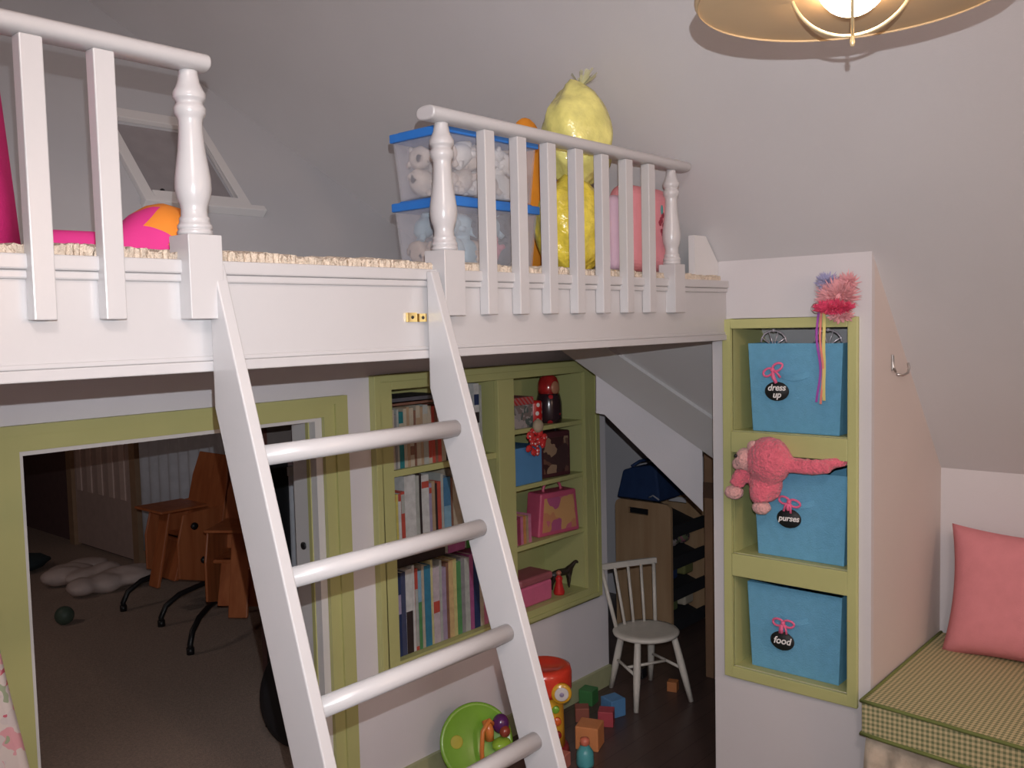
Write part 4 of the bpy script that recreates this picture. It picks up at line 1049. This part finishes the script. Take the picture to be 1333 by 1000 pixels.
# next room contents ---------------------------------------------------------------------------------------------
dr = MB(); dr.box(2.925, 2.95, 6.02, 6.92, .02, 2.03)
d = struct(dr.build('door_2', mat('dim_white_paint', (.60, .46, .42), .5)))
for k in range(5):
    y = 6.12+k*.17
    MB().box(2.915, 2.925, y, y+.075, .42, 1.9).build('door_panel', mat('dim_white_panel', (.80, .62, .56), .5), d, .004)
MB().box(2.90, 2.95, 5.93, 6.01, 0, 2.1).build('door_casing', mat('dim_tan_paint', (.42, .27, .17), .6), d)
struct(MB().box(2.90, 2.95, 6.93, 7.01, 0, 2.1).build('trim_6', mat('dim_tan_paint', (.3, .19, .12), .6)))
cu = MB(); vs = []; fs = []
for i in range(81):
    y = 4.75+1.12*i/80; x = 2.915+.018*math.sin(i*.7)
    for (dx, z) in ((0, 1.0), (0, .35)): pass
    vs += [(x, y, 1.02), (x, y, .12), (x+.006, y, .12), (x+.006, y, 1.02)]
for i in range(80):
    for j in range(4): fs.append((i*4+j, i*4+(j+1) % 4, i*4+4+(j+1) % 4, i*4+4+j))
fs += [(3, 2, 1, 0), (320, 321, 322, 323)]
tag(cu.add(vs, fs, True).build('curtain', mat('grey_white_curtain', (.62, .64, .70), .9, .1)), 'pale grey curtain panel hanging on the far wall of the dim next room', 'curtain')
tag(MB().tube([(2.925, 4.72, 1.03), (2.925, 5.9, 1.03)], .012, 10).build('curtain_rod', M_black), 'black rod above the pale grey curtain in the next room', 'curtain rod')
struct(MB().box(2.90, 2.95, 4.3, 5.92, 1.05, 1.32).build('trim_7', M_black))
tag(MB().box(-.2, 1.2, 8.0, 8.45, 0, 1.1).build('dresser', mat('dark_maroon_wood', (.07, .025, .03), .6), None, .02), 'dark reddish low cabinet at the far left end of the next room', 'cabinet')
tag(MB().box(1.35, 2.5, 8.1, 8.45, 0, 1.45).build('tall_cabinet', mat('dark_grey_wood', (.06, .05, .055), .6), None, .02), 'tall dark cabinet beside the panelled door in the next room', 'cabinet')
# cloth pile
mb = MB(); rp = random.Random(9)
for i in range(12): mb.ball((2.50+rp.uniform(-.16, .16), 5.85+rp.uniform(-.38, .34), .045+rp.uniform(0, .03)), (rp.uniform(.09, .16), rp.uniform(.10, .18), rp.uniform(.04, .065)), ROT('Z', rp.uniform(0, 3)), 14, 9, crumple)
o = mb.build('blanket', mat('pale_blanket', (.72, .60, .56), .95, .1, .1, 12)); md = o.modifiers.new('r', 'REMESH'); md.mode = 'VOXEL'; md.voxel_size = .02; md.use_smooth_shade = True
tag(o, 'crumpled pale blanket on the brown carpet of the next room', 'blanket')
tag(MB().ball((2.30, 6.45, .06), (.22, .16, .06), None, 18, 12, crumple).build('folded_garment', mat('dark_teal_cloth', (.03, .05, .06), .9)), 'dark cloth heap behind the pale blanket', 'cloth')
tag(MB().ball((2.05, 5.08, .05), .05, None, 20, 14).build('toy_ball', mat('dull_green_rubber', (.08, .12, .09), .5)), 'small dull green ball on the brown carpet', 'ball')
# orange wooden seats with black bent runners
def seat(x, y, lab):
    t = thing('wooden_seat', lab, 'seat', (x, y, 0), 'orange wooden seats in the next room')
    M = T((x, y, 0))
    def part(name, fn, m=M_owood, bev=.006): fn(MB()).xf(M).build(name, m, t, bev)
    lean = ROT('Y', .22)
    for sy in (-.215, .215):
        pts = [(-.33, sy, .012), (-.33, sy, .05), (-.30, sy, .105), (-.22, sy, .15), (-.08, sy, .175), (.12, sy, .185), (.26, sy, .175), (.30, sy, .12), (.31, sy, .012)]
        MB().tube([M @ Vector(p) for p in pts], .0145, 12).build('runner', M_black, t)
        MB().tube([M @ Vector((-.33, sy, .0)), M @ Vector((-.33, sy, .035))], .019, 12).build('rubber_foot', M_black, t)
    part('seat_board', lambda b: b.box(-.14, .22, -.17, .17, .40, .42))
    b = MB(); b.prism([(-.20, .0), (.20, .0), (.19, .30), (.15, .44), (-.15, .44), (-.19, .30)], 'X', -.01, .012)
    b.xf(M @ T((.06, 0, .43)) @ lean); b.build('back_board', M_owood, t, .004)
    for sy in (-.185, .175):
        part('side_board', lambda b: b.prism([(-.20, .22), (.05, .15), (.26, .20), (.25, .60), (-.16, .57), (-.20, .42)], 'Y', sy, sy+.014))
    part('tray', lambda b: b.box(-.27, .02, -.15, .15, .585, .60))
    part('foot_board', lambda b: b.prism([(-.20, .20), (-.17, .20), (-.10, .42), (-.13, .42)], 'Y', -.13, .13))
    part('front_panel', lambda b: b.prism([(-.26, .16), (-.24, .16), (-.15, .58), (-.17, .58)], 'Y', -.05, .05))
    for (px_, pz) in ((-.1, .5), (-.05, .3), (.1, .24)):
        MB().lathe([(0, 0), (.020, 0), (.020, .012), (0, .016)], 14, M @ T((px_, -.186, pz)) @ ROT('X', PI/2)).build('bolt', M_black, t)
    return t
seat(2.69, 4.83, 'orange wooden child seat on black runners, the farther of the pair')
seat(2.63, 4.11, 'orange wooden child seat on black runners, nearer one beside the ladder').rotation_euler.z = .61
# black case and door leaf just inside the doorway
ca = thing('instrument_case', 'black rounded case standing inside the doorway behind the ladder', 'case', (1.97, 2.86, 0))
MB().lathe([(0, -.05), (.14, -.05), (.165, -.03), (.165, .03), (.14, .05), (0, .05)], 40, T((1.99, 2.86, .20)) @ ROT('Z', -.7) @ ROT('X', PI/2) @ Matrix.Diagonal((.85, 1.2, 1, 1))).build('case_shell', mat('black_vinyl', (.012, .012, .015), .5), ca)
MB().box(1.94, 1.97, 2.795, 2.81, .38, .42).build('case_latch', M_chrome, ca)
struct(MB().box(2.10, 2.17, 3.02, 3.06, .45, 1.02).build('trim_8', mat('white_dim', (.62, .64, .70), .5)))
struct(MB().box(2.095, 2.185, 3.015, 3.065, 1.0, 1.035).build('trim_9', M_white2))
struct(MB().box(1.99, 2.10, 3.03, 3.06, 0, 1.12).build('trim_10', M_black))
pf_ = thing('picture_frame', 'brown framed picture hanging just inside the doorway by the right jamb', 'picture', (2.07, 3.05, 1.1))
mb = MB(); mb.box(1.995, 2.155, 3.03, 3.05, 1.225, 1.25); mb.box(2.13, 2.155, 3.03, 3.05, 1.115, 1.225); mb.box(1.995, 2.155, 3.03, 3.05, 1.10, 1.115); mb.box(1.995, 2.01, 3.03, 3.05, 1.115, 1.225)
mb.build('frame', mat('brown_frame', (.13, .05, .04), .5), pf_)
MB().box(2.01, 2.13, 3.042, 3.048, 1.115, 1.225).build('picture', mat('muted_picture', (.20, .17, .16), .6), pf_)
struct(MB().box(1.995, 2.95, 3.066, 3.10, 0, 2.3).build('wall_next_room_near', M_darkwall))

# ------------------------------------------------------------------ light
def light(name, typ, loc, energy, col, **k):
    ld = bpy.data.lights.new(name, typ); ld.energy = energy; ld.color = col
    for a, b in k.items(): setattr(ld, a, b)
    o = bpy.data.objects.new(name, ld); COL.objects.link(o); o.location = loc; return o
fl_pos = CAM+uv*.070+rv*.012-fw*.01
light('camera_flash', 'SPOT', fl_pos, 112, (.92, .955, 1.0), shadow_soft_size=.003, spot_size=1.7, spot_blend=1.0).rotation_euler = (-fw).to_track_quat('Z', 'Y').to_euler()
light('warm_wall_lamp', 'POINT', (1.35, -1.5, 1.95), 34, (1, .66, .46), shadow_soft_size=.12)  # unseen fill light, added to warm the right-hand walls
light('next_room_lamp', 'POINT', (.6, 5.2, 2.0), 9, (1, .78, .66), shadow_soft_size=.12)  # added fill that brightens the next room, no fixture there
light('room_lamp', 'POINT', (-.25, -.55, 2.85), 62, (1, .86, .80), shadow_soft_size=.15)  # unseen fill behind the camera, added to raise the ambient level
w = bpy.data.worlds.new('world'); SC.world = w; w.use_nodes = True
w.node_tree.nodes['Background'].inputs[0].default_value = (.9, .85, .8, 1); w.node_tree.nodes['Background'].inputs[1].default_value = .03
SC.view_settings.view_transform = 'Standard'; SC.view_settings.look = 'None'; SC.view_settings.exposure = 0; SC.view_settings.gamma = 1
SC.view_settings.use_curve_mapping = False
